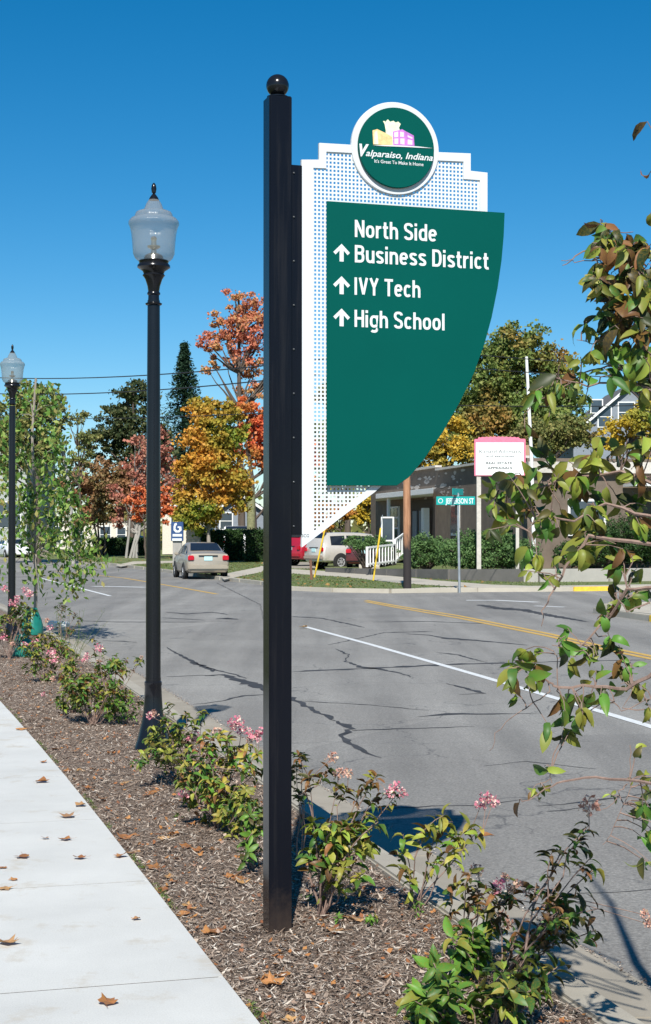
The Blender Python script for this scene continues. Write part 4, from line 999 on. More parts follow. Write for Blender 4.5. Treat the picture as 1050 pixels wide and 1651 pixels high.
# small weeds
for k, (a, b, tp) in enumerate([(535, 1492, [(525, 1480), (545, 1478)]), (665, 1480, [(665, 1465), (675, 1455)]), (222, 1240, [(216, 1235), (226, 1237)]), (285, 1322, [(286, 1310), (292, 1318)]), (600, 1488, [(596, 1478), (608, 1482)]), (490, 1450, [(487, 1445), (497, 1448)])]):
    shrub((a, b), tp, ['tiny green weed at the foot of the yellow shrub', 'tiny weed beneath the curved bare stems', 'tiny weed just below the nearer lamp base', 'tiny weed in the mulch left of the broad shrub', 'tiny weed right of the fallen orange leaf cluster', 'tiny weed touching the right side of the sign post'][k], .03, PAL_GREEN, [], (3, 5), group='small weeds in the mulch', name='weed')['category'] = 'weed'
# feathery plant
B = G(112, 1075, 0); fo_ = empty('feathery_weed', B, label='tall wispy pale green weed standing against the road beside the teal bags', cat='weed')
b = MB(); cpts = []
for k in range(15):
    T = V(random.uniform(85, 175), random.uniform(975, 1050), B.y + random.uniform(-.2, .2)); P = bez(B, T, rv(.05), 6, .01)
    b.tube(P, [.003 - .0003 * j for j in range(7)], 4)
    for j in range(34):
        t = random.uniform(.3, 1) * 6; i = int(min(5, t)); cpts.append(P[i].lerp(P[i + 1], t - i) + rv(.022))
b.part('stem', M['blade'], fo_)
v, f = scatter_quads(np.array([tuple(p) for p in cpts]), RNG.uniform(.02, .04, len(cpts)), .14)
link('foliage', npmesh('fol', v, f), M['blade'], fo_, kind='stuff')
# teal watering bags and a white block
def bag(x, y, hgt, rad, label):
    B = G(x, y, 0); o = empty('watering_bag', B, label=label, cat='watering bag', group='teal watering bags')
    n = 18; prof = [(1.0, -.02), (1.06, .12), (1.0, .35), (.85, .6), (.62, .85), (.5, 1.0), (.35, 1.02)]
    m = MB().lathe([(rad * r, hgt * z) for r, z in prof], n=n)
    for i, q in enumerate(m.v): a = math.atan2(q.y, q.x); k = 1 + .06 * math.sin(a * 5 + q.z * 9) + random.uniform(-.02, .02); q.x *= k; q.y *= k
    m.part('bag', M['tealbag'], o, smooth=True, local=True)
    MB().tube([Vector((0, -rad * .98, .02)), Vector((0, -rad * .9, hgt * .5)), Vector((0, -rad * .5, hgt * 1.0))], .008, 5).part('zip', M['darktrim'], o, local=True)
bag(52, 1022, .42, .17, 'teal plastic watering bag wrapped round the young tree trunk')
bag(36, 1058, .3, .15, 'lower teal plastic watering bag nearer the sidewalk')
p = G(92, 1012, 0); MB().prism([p + Vector(q) for q in ((-.16, -.08, .02), (.2, -.1, .0), (.22, .1, .0), (-.12, .12, .02))], (0, 0, .1)).part('white_block', M['whiteplas'], bevel=.02, label='white block lying on the kerb beside the teal bags', cat='block')

join_extra()
# ------------------------------------------------------------------ fallen leaves
def dry_mesh(seed):
    rg = random.Random(seed); n = 15; v = [Vector((0, 0, .05))]; curl = rg.uniform(.05, .4)
    for i in range(n):
        a = 2 * math.pi * i / n; lob = (1.0 if i % 3 == 0 else .74) * rg.uniform(.8, 1.15); r = .5 * lob
        v.append(Vector((r * math.cos(a), r * math.sin(a), curl * (r * 1.6) ** 2 * (1 + .6 * math.sin(a * 2 + seed)) * .7 + rg.uniform(0, .08))))
    f = [(0, i + 1, (i + 1) % n + 1) for i in range(n)]
    o = len(v); st = [Vector((.3, 0, .05)), Vector((.62, .05, .1)), Vector((.85, .12, .16))]
    for p_ in st: v += [p_ + Vector((0, -.012, 0)), p_ + Vector((0, .012, .01))]
    f += [(o, o + 2, o + 3, o + 1), (o + 2, o + 4, o + 5, o + 3)]
    me = pymesh('dry_leaf', v, f); me.materials.append(M['dry']); return me
DM = [dry_mesh(s_) for s_ in range(7)]
def fallen(px, py, size, z, label, group=None):
    P = G(px, py, max(z, 0)); P.z = z
    o = bpy.data.objects.new('fallen_leaf', random.choice(DM)); COL.objects.link(o); o.location = P
    o.rotation_euler = (random.uniform(-.15, .15), random.uniform(-.15, .15), random.uniform(0, 6.28)); o.scale = (size,) * 3
    return tag(o, label, 'fallen leaf', group)
sw = [(173, 1616, .085, 'curled orange leaf lowest on the sidewalk'), (12, 1522, .1, 'brown leaf at the left edge near the bottom of the sidewalk'), (36, 1382, .09, 'orange-brown curled leaf at left of the sidewalk, level with the middle of the bed'),
      (105, 1354, .075, 'broad orange leaf on the sidewalk a little in from its edge'), (73, 1352, .05, 'small dark reddish leaf left of the broad orange one'), (195, 1381, .08, 'flat tan leaf touching the sidewalk edge'),
      (68, 1261, .1, 'pale tan leaf in the middle of the sidewalk farther on'), (70, 1229, .06, 'small brown leaf beyond the pale tan one, near the sidewalk edge'), (110, 1317, .1, 'long flat brown leaf lying on the sidewalk near its edge'),
      (130, 1299, .085, 'reddish leaf right on the edge of sidewalk and mulch'), (34, 1176, .11, 'dark brown leaf farthest along the sidewalk edge'), (128, 1384, .07, 'thin pale leaf between two larger ones on the sidewalk'),
      (22, 1418, .05, 'tiny tan fragment at the left of the sidewalk'), (8, 1433, .07, 'tan leaf cut by the left edge of the picture'), (220, 1482, .045, 'small grey fragment alone on the pale concrete'), (5, 1399, .05, 'dark crumb of leaf at the left edge')]
for a, b, s_, lb in sw: fallen(a, b, s_, .004, lb)
ml = [(440, 1583), (430, 1575), (465, 1640), (300, 1455), (295, 1468), (350, 1497), (385, 1418), (280, 1418), (260, 1430), (345, 1370), (322, 1372), (310, 1330), (220, 1345), (200, 1347), (245, 1278), (238, 1282), (165, 1285), (145, 1268), (200, 1262), (150, 1238), (110, 1240), (130, 1240), (40, 1145), (65, 1170), (75, 1158), (45, 1100), (20, 1096), (60, 1140), (280, 1345), (335, 1330),
      (455, 1570), (470, 1625), (120, 1210), (180, 1215), (90, 1205), (105, 1190), (265, 1350), (300, 1365), (560, 1480), (572, 1485), (540, 1500), (620, 1577), (390, 1424), (376, 1414), (275, 1410), (310, 1462), (250, 1395), (205, 1318), (170, 1240), (20, 1110), (58, 1120), (80, 1135), (440, 1345), (500, 1600), (215, 1370), (150, 1260), (340, 1500)]
named = {(440, 1583): 'orange leaf on the mulch below the foot of the sign post', (465, 1640): 'orange leaf at the bottom edge of the picture on mulch', (560, 1480): 'orange leaf under the yellow shrub beside the sign post', (620, 1577): 'tan leaf on the mulch left of the bright green lowest shrub',
 (245, 1278): 'orange leaf casting a dark shadow, alone between the nearer lamp and the sidewalk', (345, 1370): 'dry leaf on bare mulch left of the sign post, under the broad shrub', (300, 1455): 'large dry leaf on mulch near the sidewalk, level with the post foot', (350, 1497): 'dry leaf between sidewalk edge and foot of the sign post', (385, 1418): 'small dry leaf touching the mulch just left of the sign post', (540, 1500): 'dry leaf on the mulch right of the foot of the sign post'}
for a, b in ml:
    P = G(a, b, 0); lb = named.get((a, b))
    if lb is None:
        lb = ((('dry leaf by the sidewalk edge far along, past the nearer lamp', 'dry leaves by the far sidewalk edge') if b < 1200 else ('dry leaf by the sidewalk edge, level with the nearer lamp foot', 'dry leaves by the middle sidewalk edge') if b < 1335 else ('dry leaf by the sidewalk edge, near the sign post', 'dry leaves by the near sidewalk edge'))) if P.x - lerpx(EDGE, P.y) < .3 else (('dry leaf on the mulch beyond the nearer street lamp', 'dry leaves on the far mulch') if b < 1200 else ('dry orange-brown leaf out on the open mulch of the near bed', 'dry leaves on the near mulch'))
    else: lb = (lb, 'dry leaves on the near mulch')
    fallen(a, b, random.uniform(.05, .11), bedz(P.x, P.y) + .008, *lb)
for a, b in ((905, 1525), (890, 1512), (650, 1600), (236, 1125), (232, 1110), (300, 1128), (490, 1000)):
    fallen(a, b, .05 if b > 1010 else .2, RZ + .012, 'small dry leaf crumb lying in the concrete gutter or on the road', 'leaf crumbs in the gutter')

# ------------------------------------------------------------------ trees
def blob_pts(blobs, n, Y, depth):
    """leaf centres in clumps spread over ellipsoids given in photograph pixels"""
    out = []; clumps = []
    tot = sum(b[2] * b[3] for b in blobs)
    for cx, cy, rx, ry in blobs:
        k = int(n * rx * ry / tot); C = V(cx, cy, Y); s_ = Y / F; rX, rZ = rx * s_, ry * s_; rY = min(depth, max(rX, .6))
        nc = max(6, int(k / 60)); d = RNG.normal(size=(nc, 3)); d /= np.linalg.norm(d, axis=1)[:, None]
        rad = RNG.random(nc) ** .35; cc = np.array(C) + d * rad[:, None] * np.array([rX, rY, rZ]) * .92
        clumps.append(cc); r = RNG.uniform(.1, .26, nc) * (rX + rZ) * .55
        sel = RNG.integers(0, nc, k); out.append(cc[sel] + RNG.normal(size=(k, 3)) * r[sel][:, None] * np.array([1, 1, .62]) * .6)
    return np.concatenate(out), np.concatenate(clumps)
def bgtree(name, label, Y, base, blobs, n, ls, mat, trunk=.2, bark='bark', depth=3.0, asp=.8, zb=VZ, limbs=22, stems=1, group=None, cat='tree', gap=0.0, flat=None):
    s_ = Y / F; P0 = Vector(((base - 525) * s_, Y, zb))
    o = empty(name, P0, label=label, cat=cat, group=group)
    n = int(n * 1.5); ls *= .82
    pts, cl = blob_pts(blobs, n, Y, depth)
    v, f = scatter_quads(pts, RNG.uniform(.6, 1.35, len(pts)) * ls, asp, flat=flat)
    link('crown', npmesh('crown', v, f), mat, o, kind='stuff')
    top = V(blobs[0][0], blobs[0][1], Y); b = MB()
    for s in range(stems):
        q = top + Vector((0, 0, 0)) if stems == 1 else top + Vector((random.uniform(-1, 1), random.uniform(-.5, .5), -.5)) * (blobs[0][2] * s_ * .8)
        P = bez(P0 + Vector((.25 * (s - (stems - 1) / 2), 0, -.2)), q, rv(.1), 7, .05)
        b.tube(P, [trunk * (1 - .11 * j) / stems ** .4 for j in range(8)], 7)
    for c in cl[RNG.integers(0, len(cl), limbs)]:
        c = Vector(c); hd = math.hypot(c.x - P0.x, c.y - P0.y); zt2 = c.z - .55 * hd - .3
        t = 2
        while t < 6 and P[t + 1].z < zt2: t += 1
        A = P[t]
        b.tube(bez(A, c, Vector((0, 0, -.1 * (c - A).length)), 4, .06), [trunk * .4, trunk * .3, trunk * .2, trunk * .12, trunk * .06], 5)
    b.part('trunk', M[bark], o, smooth=True)
    return o
O_, OR, RD, YL = (.42, .17, .03), (.5, .1, .03), (.4, .05, .035), (.55, .36, .03)
m_maple = TL('maple_turning', [(.1, .17, .025), (.2, .27, .035), (.4, .32, .04)], [(.6, .27, .035), (.62, .34, .05), (.5, .2, .035)], .05, .28)
m_red = TL('maple_red', [(.6, .1, .05), (.75, .17, .07), (.6, .2, .07)], [(.5, .22, .05), (.55, .28, .07)], -.06, .3)
m_pinkred = TL('red_thinning', [(.36, .12, .09), (.46, .18, .12), (.4, .22, .15)])
m_brown = TL('brown_green', [(.16, .15, .05), (.24, .17, .07), (.28, .16, .08)], [(.32, .15, .08), (.36, .17, .08)], -.04, .3)
m_dark = TL('dark_green', [(.03, .05, .02), (.06, .085, .03), (.12, .12, .045)])
m_spruce = TL('spruce_needles', [(.012, .035, .02), (.025, .06, .03), (.04, .085, .045)])
m_oak = TL('oak_turning', [(.08, .13, .03), (.15, .21, .05), (.24, .28, .07)], [(.28, .18, .05), (.42, .23, .06), (.18, .18, .05)], -.05, .22)
m_olive = TL('olive_far', [(.1, .14, .04), (.19, .21, .06), (.28, .25, .08)], [(.2, .15, .05), (.25, .17, .07)], -.1, .3)
m_yellow = TL('yellow_crown', [(.45, .3, .03), (.6, .42, .04), (.35, .3, .04)], [(.2, .24, .04), (.3, .3, .05)], -.12, .5)
m_young = TL('young_green', [(.045, .1, .02), (.08, .18, .03), (.16, .3, .05), (.28, .36, .09), (.26, .22, .07)])
m_hedge = TL('hedge_leaves', [(.015, .04, .012), (.035, .08, .02), (.06, .12, .03)])
m_jun = TL('juniper', [(.05, .11, .035), (.1, .19, .06), (.15, .25, .08)])
bgtree('spruce_tree', 'tall pointed dark spruce behind the tree line, left of the red maple', 150, 297, [(297, 580, 6, 26)], 10, .3, m_spruce, .3, limbs=0)
sp = [o for o in COL.objects if o.name.startswith('spruce_tree')][0]
for ch in list(sp.children):
    if ch.name.startswith('crown'): bpy.data.objects.remove(ch)
pts = []
Pz = V(297, 556, 150).z; X0 = (297 - 525) * 150 / F
for k in range(56):
    z = 5 + (Pz - 5) * (k / 55) ** .95; r = (Pz - z) * .34 + .2
    for j in range(15):
        a = random.uniform(0, 6.28); L_ = r * random.uniform(.7, 1.12)
        for i in range(20):
            t = random.random() ** .7; pts.append((X0 + math.cos(a) * L_ * t + random.gauss(0, .12), 150 + math.sin(a) * L_ * t + random.gauss(0, .12), z - t * L_ * .35 + random.gauss(0, .12)))
v, f = scatter_quads(np.array(pts), RNG.uniform(.2, .42, len(pts)), .45, flat=.5); link('crown', npmesh('crown', v, f), m_spruce, sp, kind='stuff')
bgtree('dark_tree', 'dark rounded evergreen tree behind the left street trees', 140, 210, [(215, 650, 40, 42), (185, 690, 40, 45), (230, 720, 50, 60), (165, 720, 30, 35)], 9000, .32, m_dark, .4)
bgtree('tall_maple', 'tall open red and orange maple showing sky, left of the sign post', 118, 392, [(385, 480, 34, 26), (345, 545, 36, 22), (400, 545, 38, 60), (350, 590, 32, 16), (430, 500, 30, 40), (415, 620, 40, 30), (450, 580, 30, 60), (365, 520, 34, 20), (410, 575, 30, 24), (370, 560, 40, 26), (395, 520, 34, 30)], 7800, .25, TL('maple_open', [(.55, .22, .11), (.62, .31, .13), (.42, .34, .12)], [(.58, .18, .11), (.62, .22, .13)], 0, .3), .32, limbs=46)
bgtree('red_maple', 'bright red maple crown beside the sign post', 108, 410, [(400, 670, 32, 32), (405, 720, 34, 40), (440, 700, 40, 50), (385, 655, 20, 18), (470, 740, 50, 50)], 6500, .3, m_red, .28)
bgtree('turning_maple', 'rounded maple turning from green to orange, behind the tan car', 92, 338, [(335, 700, 44, 52), (345, 760, 56, 48), (325, 660, 30, 22), (370, 690, 34, 44), (318, 745, 36, 40), (340, 815, 46, 26), (385, 790, 26, 40), (300, 800, 26, 40), (315, 840, 40, 24)], 17500, .25, m_maple, .13, 'palebark')
bgtree('thinning_tree', 'half bare reddish tree with several trunks, behind the nearer lamp pole', 112, 212, [(235, 740, 40, 50), (215, 790, 44, 40), (260, 780, 40, 50), (205, 830, 34, 22), (265, 710, 24, 40)], 4300, .28, m_pinkred, .18, 'greywood', limbs=60, stems=4)
bgtree('red_leafed_tree', 'low orange-red crown left of the lamp pole', 108, 235, [(232, 825, 26, 22), (255, 800, 22, 32), (215, 800, 24, 16), (270, 830, 20, 16)], 2600, .26, TL('orange_red', [(.62, .15, .06), (.7, .24, .08), (.5, .1, .05)]), .1, limbs=10)
bgtree('brown_tree', 'brownish spreading tree above the turquoise car', 118, 165, [(160, 770, 50, 34), (120, 790, 40, 34), (185, 800, 44, 42), (150, 830, 55, 20), (210, 780, 30, 40)], 9000, .27, m_brown, .16, stems=3, limbs=26)
bgtree('olive_tree', 'tall olive tree behind the distant lamp at the left edge', 95, 60, [(60, 640, 42, 32), (30, 670, 50, 40), (80, 670, 36, 40), (20, 720, 50, 60), (75, 720, 34, 30)], 7500, .26, m_olive, .25)
bgtree('sparse_tree', 'sparse twiggy tree between the young tree and the dark evergreen', 110, 130, [(125, 690, 28, 40), (140, 720, 30, 40), (110, 740, 20, 30)], 1100, .22, m_olive, .12, limbs=50)
bgtree('turning_oak', 'large green and rusty oak rising behind the brown building', 112, 800, [(840, 560, 56, 42), (800, 590, 60, 50), (870, 610, 60, 60), (780, 640, 60, 60), (860, 670, 80, 60), (745, 690, 50, 50), (800, 690, 80, 60), (900, 650, 50, 60)], 26000, .3, m_oak, .45, limbs=40)
bgtree('yellow_maple', 'golden yellow tree rising just behind the left end of the brown building', 104, 715, [(720, 700, 40, 40), (690, 730, 40, 40), (745, 735, 40, 30), (650, 740, 30, 30)], 6500, .26, TL('gold', [(.6, .38, .04), (.68, .46, .06), (.3, .26, .05)], [(.3, .26, .06), (.18, .2, .05)], -.05, .4), .25)
bgtree('shade_tree', 'dark green tree mostly hidden behind the green sign', 125, 560, [(560, 720, 60, 60), (620, 720, 60, 50), (500, 740, 50, 60), (560, 650, 60, 50)], 8000, .34, m_oak, .3)
bgtree('yellow_tree', 'small bright yellow tree seen below the tip of the sign', 112, 595, [(595, 810, 26, 28), (610, 840, 18, 22), (580, 830, 20, 18)], 3600, .22, m_yellow, .1)
bgtree('orange_tree', 'orange tree crown seen just under the sign tip, left of the yellow one', 106, 545, [(548, 835, 26, 20), (525, 830, 26, 22), (500, 850, 30, 20)], 3200, .22, TL('orangey', [(.5, .2, .04), (.55, .3, .06), (.4, .12, .03)]), .1)
bgtree('yellow_tree', 'yellow leaved tree at the right edge beside the blue-grey house', 74, 1010, [(1010, 690, 34, 34), (985, 710, 28, 26), (1040, 680, 30, 40), (1050, 720, 30, 40)], 3800, .2, m_yellow, .12, zb=.3)
bgtree('pine_tree', 'dark evergreen at the right edge, beyond the near tree', 80, 1070, [(1060, 620, 34, 40), (1050, 600, 40, 30), (1080, 680, 40, 50), (1000, 595, 30, 14)], 4200, .22, m_dark, .2, zb=.3)
bgtree('olive_shrub_tree', 'dull green rounded tree behind the pink framed sign board', 86, 870, [(880, 700, 60, 34), (920, 700, 46, 30), (840, 715, 40, 20)], 7000, .2, m_olive, .15, zb=.3)
# young tree with the bags
B0 = G(57, 1020, 0)
yt = empty('young_tree', B0, label='slender young tree with drooping green leaves, a teal watering bag round its foot', cat='tree')
YY = B0.y
P = [B0, V(58, 930, YY), V(56, 800, YY), V(52, 700, YY), V(58, 610, YY)]
MB().tube(resample(P, .5), [.032 - .0022 * i for i in range(len(resample(P, .5)))], 7).part('trunk', M['palebark'], yt, smooth=True)
pts = []; b = MB()
cl = [(40, 640, 40), (75, 640, 40), (20, 690, 46), (70, 690, 55), (95, 720, 45), (30, 740, 50), (75, 750, 60), (20, 790, 55), (60, 790, 60), (105, 770, 55), (110, 810, 60), (40, 830, 60), (85, 840, 65), (120, 845, 55), (135, 870, 60), (100, 880, 45), (60, 880, 35), (20, 860, 25), (140, 900, 45), (150, 915, 26), (125, 925, 26), (105, 930, 24), (112, 945, 16), (58, 920, 22), (62, 945, 14), (8, 930, 10), (10, 870, 22), (0, 750, 40), (30, 800, 40), (90, 800, 50), (50, 860, 40), (80, 870, 40), (90, 660, 22)]
for cx_, cy_, n in cl:
    C = V(cx_, cy_, YY + random.uniform(-.7, .7)); k = max(1, min(len(P) - 2, int((950 - cy_) / 85)))
    A = P[k].lerp(P[min(len(P) - 1, k + 1)], .3); b.tube(bez(A, C, Vector((0, 0, .25)), 4, .02), [.012, .009, .007, .005, .002], 4)
    pts.append(np.array(C) + RNG.normal(size=(int(n * 2.1), 3)) * np.array([.15, .2, .15]))
b.part('branches', M['palebark'], yt, kind='stuff')
pts = np.concatenate(pts); v, f = scatter_quads(pts, RNG.uniform(.08, .15, len(pts)), .5, droop=1.4)
link('foliage', npmesh('fol', v, f), m_young, yt, kind='stuff')
# distant woods closing the horizon
pts = []
for i in range(16000):
    a = random.uniform(-62, 62); D = random.uniform(185, 240); hgt = 9 + 4 * math.sin(a * .9) + 2.5 * math.sin(a * 2.3 + 1)
    z = abs(random.gauss(0, .5)) % 1 * hgt; pts.append((D * math.sin(R(a)), D * math.cos(R(a)), z))
v, f = scatter_quads(np.array(pts), RNG.uniform(.7, 2.0, len(pts)), .8)
tag(link('distant_woods', npmesh('woods', v, f), m_olive), label='distant belt of mixed trees closing the view behind the houses', kind='stuff', cat='woods')

# ------------------------------------------------------------------ hedges and junipers
def bush(name, label, blobs, Y, zb, n, ls, mat, depth=1.6, cat='shrub', dark=True, flat=None):
    n = int(n * 2.2); ls *= .62
    s_ = Y / F; P0 = Vector(((blobs[0][0] - 525) * s_, Y, zb)); o = empty(name, P0, label=label, cat=cat)
    pts, cl = blob_pts(blobs, n, Y, depth)
    pts = pts[pts[:, 2] > zb - .1]; v, f = scatter_quads(pts, RNG.uniform(.6, 1.4, len(pts)) * ls, .42, flat=flat)
    link('foliage', npmesh('fol', v, f), mat, o, kind='stuff')
    b = MB()
    for c in cl[::3]: b.tube([P0 + Vector((random.uniform(-.1, .1), 0, 0)), Vector(c)], [.04, .01], 4)
    b.part('stems', M['bark'], o); return o
bush('juniper_bush', 'broad dark spreading juniper in front of the brown building, right of the street name sign', [(790, 892, 62, 26), (745, 893, 44, 26), (830, 893, 50, 26), (770, 872, 44, 18), (810, 868, 36, 16), (760, 900, 60, 16)], 62, TZ, 11000, .17, m_jun)
bush('juniper_bush', 'smaller juniper between the utility pole and the street name sign', [(690, 882, 28, 26), (672, 893, 28, 24), (714, 888, 26, 26), (700, 900, 30, 14)], 63.5, TZ - .1, 5200, .16, m_jun)
bush('yew_bush', 'dark yew behind the white railing', [(590, 875, 36, 13), (620, 888, 22, 14), (565, 870, 14, 8)], 68, .1, 3600, .15, m_jun)
bush('dark_bush', 'dark glossy shrubs at the right edge behind the retaining wall', [(960, 880, 50, 34), (1010, 870, 50, 44), (920, 895, 30, 22), (1050, 870, 40, 44)], 64, TZ, 11000, .17, m_hedge)
def hedge(x0, x1, ytop, Y, label, gapx=None):
    s_ = Y / F; A = Vector(((x0 - 525) * s_, Y, VZ)); X1 = (x1 - 525) * s_; zt_ = V(x0, ytop, Y).z
    o = empty('hedge', ((A.x + X1) / 2, Y, VZ), label=label, cat='hedge', group='clipped green hedges across the road')
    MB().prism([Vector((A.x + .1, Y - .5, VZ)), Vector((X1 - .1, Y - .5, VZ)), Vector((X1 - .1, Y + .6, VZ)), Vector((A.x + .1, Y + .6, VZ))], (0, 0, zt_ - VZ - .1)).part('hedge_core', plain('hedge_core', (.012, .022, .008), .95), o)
    n = 5000; fx = RNG.random(n); side = RNG.random(n); X = A.x + fx * (X1 - A.x); Yv = np.where(side < .7, Y - .55, Y - .55 + RNG.random(n) * 1.2); Zv = np.where(side < .7, VZ + RNG.random(n) * (zt_ - VZ), zt_ - .05)
    v, f = scatter_quads(np.stack([X, Yv, Zv], 1) + RNG.normal(size=(n, 3)) * .07, RNG.uniform(.08, .18, n), .6)
    link('foliage', npmesh('fol', v, f), m_hedge, o, kind='stuff')
hedge(315, 362, 857, 98, 'clipped hedge left of the dark gap, behind the tan car')
hedge(362, 394, 856, 101, 'clipped hedge section set back in the shade, centre of the hedge row')
hedge(394, 500, 855, 97, 'clipped hedge running right to behind the sign post')
hedge(150, 250, 868, 125, 'low dark hedge behind the half bare reddish tree')

# ------------------------------------------------------------------ vehicles
def car(name, label, cat, pos, heading, st, paint, wb, wr=.31, cab=(3, 6), lower=None, plate=True, group=None, two=False):
    """st: stations (y, zbottom, zbelt, zroof, half width, roof half width); y=0 rear, forward +Y"""
    o = empty(name, (pos[0], pos[1], pos[2]), heading, label=label, cat=cat, group=group)
    n = 8
    def loop(s):
        y, zb, zl, zr, w_, wr_ = s
        h_ = [(0, zb), (w_ * .86, zb), (w_ * .97, zb + .09), (w_, zb + (zl - zb) * .5), (w_ * .97, zl - .05), (w_ * .93, zl), (wr_, zr - .05), (wr_ * .86, zr), (0, zr + .015)]
        return [Vector((x, y, z)) for x, z in h_] + [Vector((-x, y, z)) for x, z in reversed(h_[1:-1])]
    L = [loop(s) for s in st]; k = len(L[0]); b = MB(); v = [p for l_ in L for p in l_]; f = []
    for i in range(len(L) - 1):
        for j in range(k): a, c = i * k + j, i * k + (j + 1) % k; f.append((a, c, c + k, a + k))
    f.append(tuple(range(k))); f.append(tuple(range((len(L) - 1) * k, len(L) * k)))
    b.add(v, f); b.part('body', paint, o, smooth=True, local=True)
    # windows: slightly proud panes on the loft between belt (index 5) and roof edge (index 6)
    def pane(i0, i1, sgn, t0=.14, t1=.86, u0=.06, u1=.94, nm='side_window'):
        def pt(i, t): p = L[i][5].lerp(L[i][6], t); return Vector((p.x * sgn + sgn * .012, p.y, p.z))
        q = [pt(i0, t0).lerp(pt(i1, t0), u0), pt(i0, t0).lerp(pt(i1, t0), u1), pt(i0, t1).lerp(pt(i1, t1), u1), pt(i0, t1).lerp(pt(i1, t1), u0)]
        MB().add(q, [(0, 1, 2, 3)]).part(nm, M['carglass'], o, local=True)
    for sgn in (1, -1):
        for i in range(cab[0], cab[1]): pane(i, i + 1, sgn)
    def screen(i0, i1, nm, t0=.1, t1=.9, out=-1):
        a, c = st[i0], st[i1]
        def pt(t, sx): y = a[0] + (c[0] - a[0]) * t; z = a[3] + (c[3] - a[3]) * t; w_ = a[5] + (c[5] - a[5]) * t; return Vector((w_ * .86 * sx, y + out * .02, z + .035))
        MB().add([pt(t0, -1), pt(t0, 1), pt(t1, 1), pt(t1, -1)], [(0, 1, 2, 3)]).part(nm, M['carglass'], o, local=True)
    rw = 3 if st[3][3] < 1.3 else 2; screen(rw, rw + 1, 'rear_window', .06, .94); screen(cab[1] + 1, cab[1], 'windscreen', out=1)
    W = max(s[4] for s in st)
    for yy in wb:
        for sgn in (1, -1):
            rot = Matrix.Rotation(R(90), 4, 'Y'); x = sgn * (W - .12)
            a = MB().lathe([(wr * .62, -.1), (wr * .95, -.1), (wr, -.07), (wr, .07), (wr * .95, .1), (wr * .62, .1)], n=22).part('wheel', M['tyre'], o, smooth=True, local=True)
            a.matrix_local = Matrix.Translation((x, yy, wr)) @ rot
            c_ = MB().lathe([(.001, .09), (wr * .2, .1), (wr * .24, .06), (wr * .6, .085), (wr * .64, .06), (wr * .64, -.06)], n=20)
            for q in range(6):
                an = q * math.pi / 3; c_.box((math.cos(an) * wr * .4, math.sin(an) * wr * .4, .085), (wr * .42, wr * .12, .02), Matrix.Rotation(an, 3, 'Z'))
            c_ = c_.part('rim', M['chrome'], a, local=True); c_.matrix_local = Matrix.Identity(4) if sgn > 0 else Matrix.Rotation(R(180), 4, 'X')
            ar = MB().lathe([(.001, .0), (wr * 1.13, .0), (wr * 1.17, -.02)], n=24).part('wheel_arch', M['darktrim'], o, local=True)
            ar.matrix_local = Matrix.Translation((sgn * (W + .004 - .03 * 0), yy, wr * 1.02)) @ Matrix.Rotation(R(90 * sgn), 4, 'Y')
            a.matrix_local = Matrix.Translation((sgn * (W - .07), yy, wr)) @ rot
    z1, z2 = st[1][1], st[1][2]
    for sgn in (1, -1):
        MB().box((sgn * W * .80, -.005, z2 - .14), (.24, .12, .2)).part('tail_light', M['lamp_red'], o, bevel=.03, local=True)
        MB().box((sgn * W * .78, st[-1][0] - .03, st[-1][2] - .12), (.3, .1, .14)).part('headlight', M['whiteplas'], o, bevel=.03, local=True)
        MB().box((sgn * (W + .06), st[cab[1]][0] - .1, st[cab[1]][2] + .05), (.16, .1, .12)).part('mirror', paint, o, bevel=.03, local=True)
    MB().box((0, .02, z1 + .19), (W * 1.86, .2, .2)).part('bumper', lower or paint, o, bevel=.05, local=True)
    if plate:
        MB().box((0, -.012, z2 - .16), (.32, .02, .16)).part('licence_plate', M['plate'], o, local=True)
        MB().box((0, -.0, z2 - .045), (.75, .05, .03)).part('boot_handle', M['darktrim'], o, local=True)
    MB().box((0, st[-1][0] / 2, z1 + .02), (W * 1.6, st[-1][0] * .9, .12)).part('underbody', M['darktrim'], o, local=True)
    return o
sedan = [(0, .34, .72, .76, .76, .7), (.06, .28, .98, 1.0, .82, .74), (.45, .25, 1.0, 1.06, .85, .74), (.62, .25, .98, 1.09, .85, .72), (1.3, .22, .96, 1.40, .85, .60), (2.1, .22, .94, 1.44, .85, .61), (2.7, .22, .93, 1.38, .85, .61), (3.4, .22, .92, 1.0, .84, .68), (4.1, .24, .82, .86, .82, .68), (4.35, .32, .62, .66, .72, .6)]
suvst = [(0, .42, .95, 1.0, .84, .76), (.05, .38, 1.08, 1.12, .88, .78), (.12, .36, 1.08, 1.45, .9, .72), (.4, .34, 1.07, 1.70, .9, .68), (1.3, .34, 1.05, 1.74, .9, .68), (2.2, .34, 1.03, 1.73, .9, .68), (2.9, .34, 1.02, 1.66, .9, .66), (3.65, .34, 1.0, 1.08, .88, .72), (4.4, .36, .9, .95, .86, .72), (4.65, .42, .7, .74, .76, .66)]
vanst = [(0, .42, 1.1, 1.15, .9, .82), (.05, .38, 1.2, 1.25, .94, .84), (.12, .36, 1.2, 1.9, .96, .82), (.3, .34, 1.2, 2.1, .96, .8), (1.6, .34, 1.2, 2.14, .96, .8), (2.8, .34, 1.2, 2.14, .96, .8), (3.4, .34, 1.18, 1.95, .96, .78), (4.3, .34, 1.1, 1.2, .94, .8), (5.0, .36, 1.0, 1.05, .9, .78), (5.2, .42, .7, .74, .8, .7)]
p = G(321, 942, RZ)
car('tan_sedan', 'champagne coloured sedan driving away on the road, seen from behind', 'car', (p.x - .1, 63, RZ), R(13), sedan, M['tan'], (.95, 3.5), .31, (3, 6))
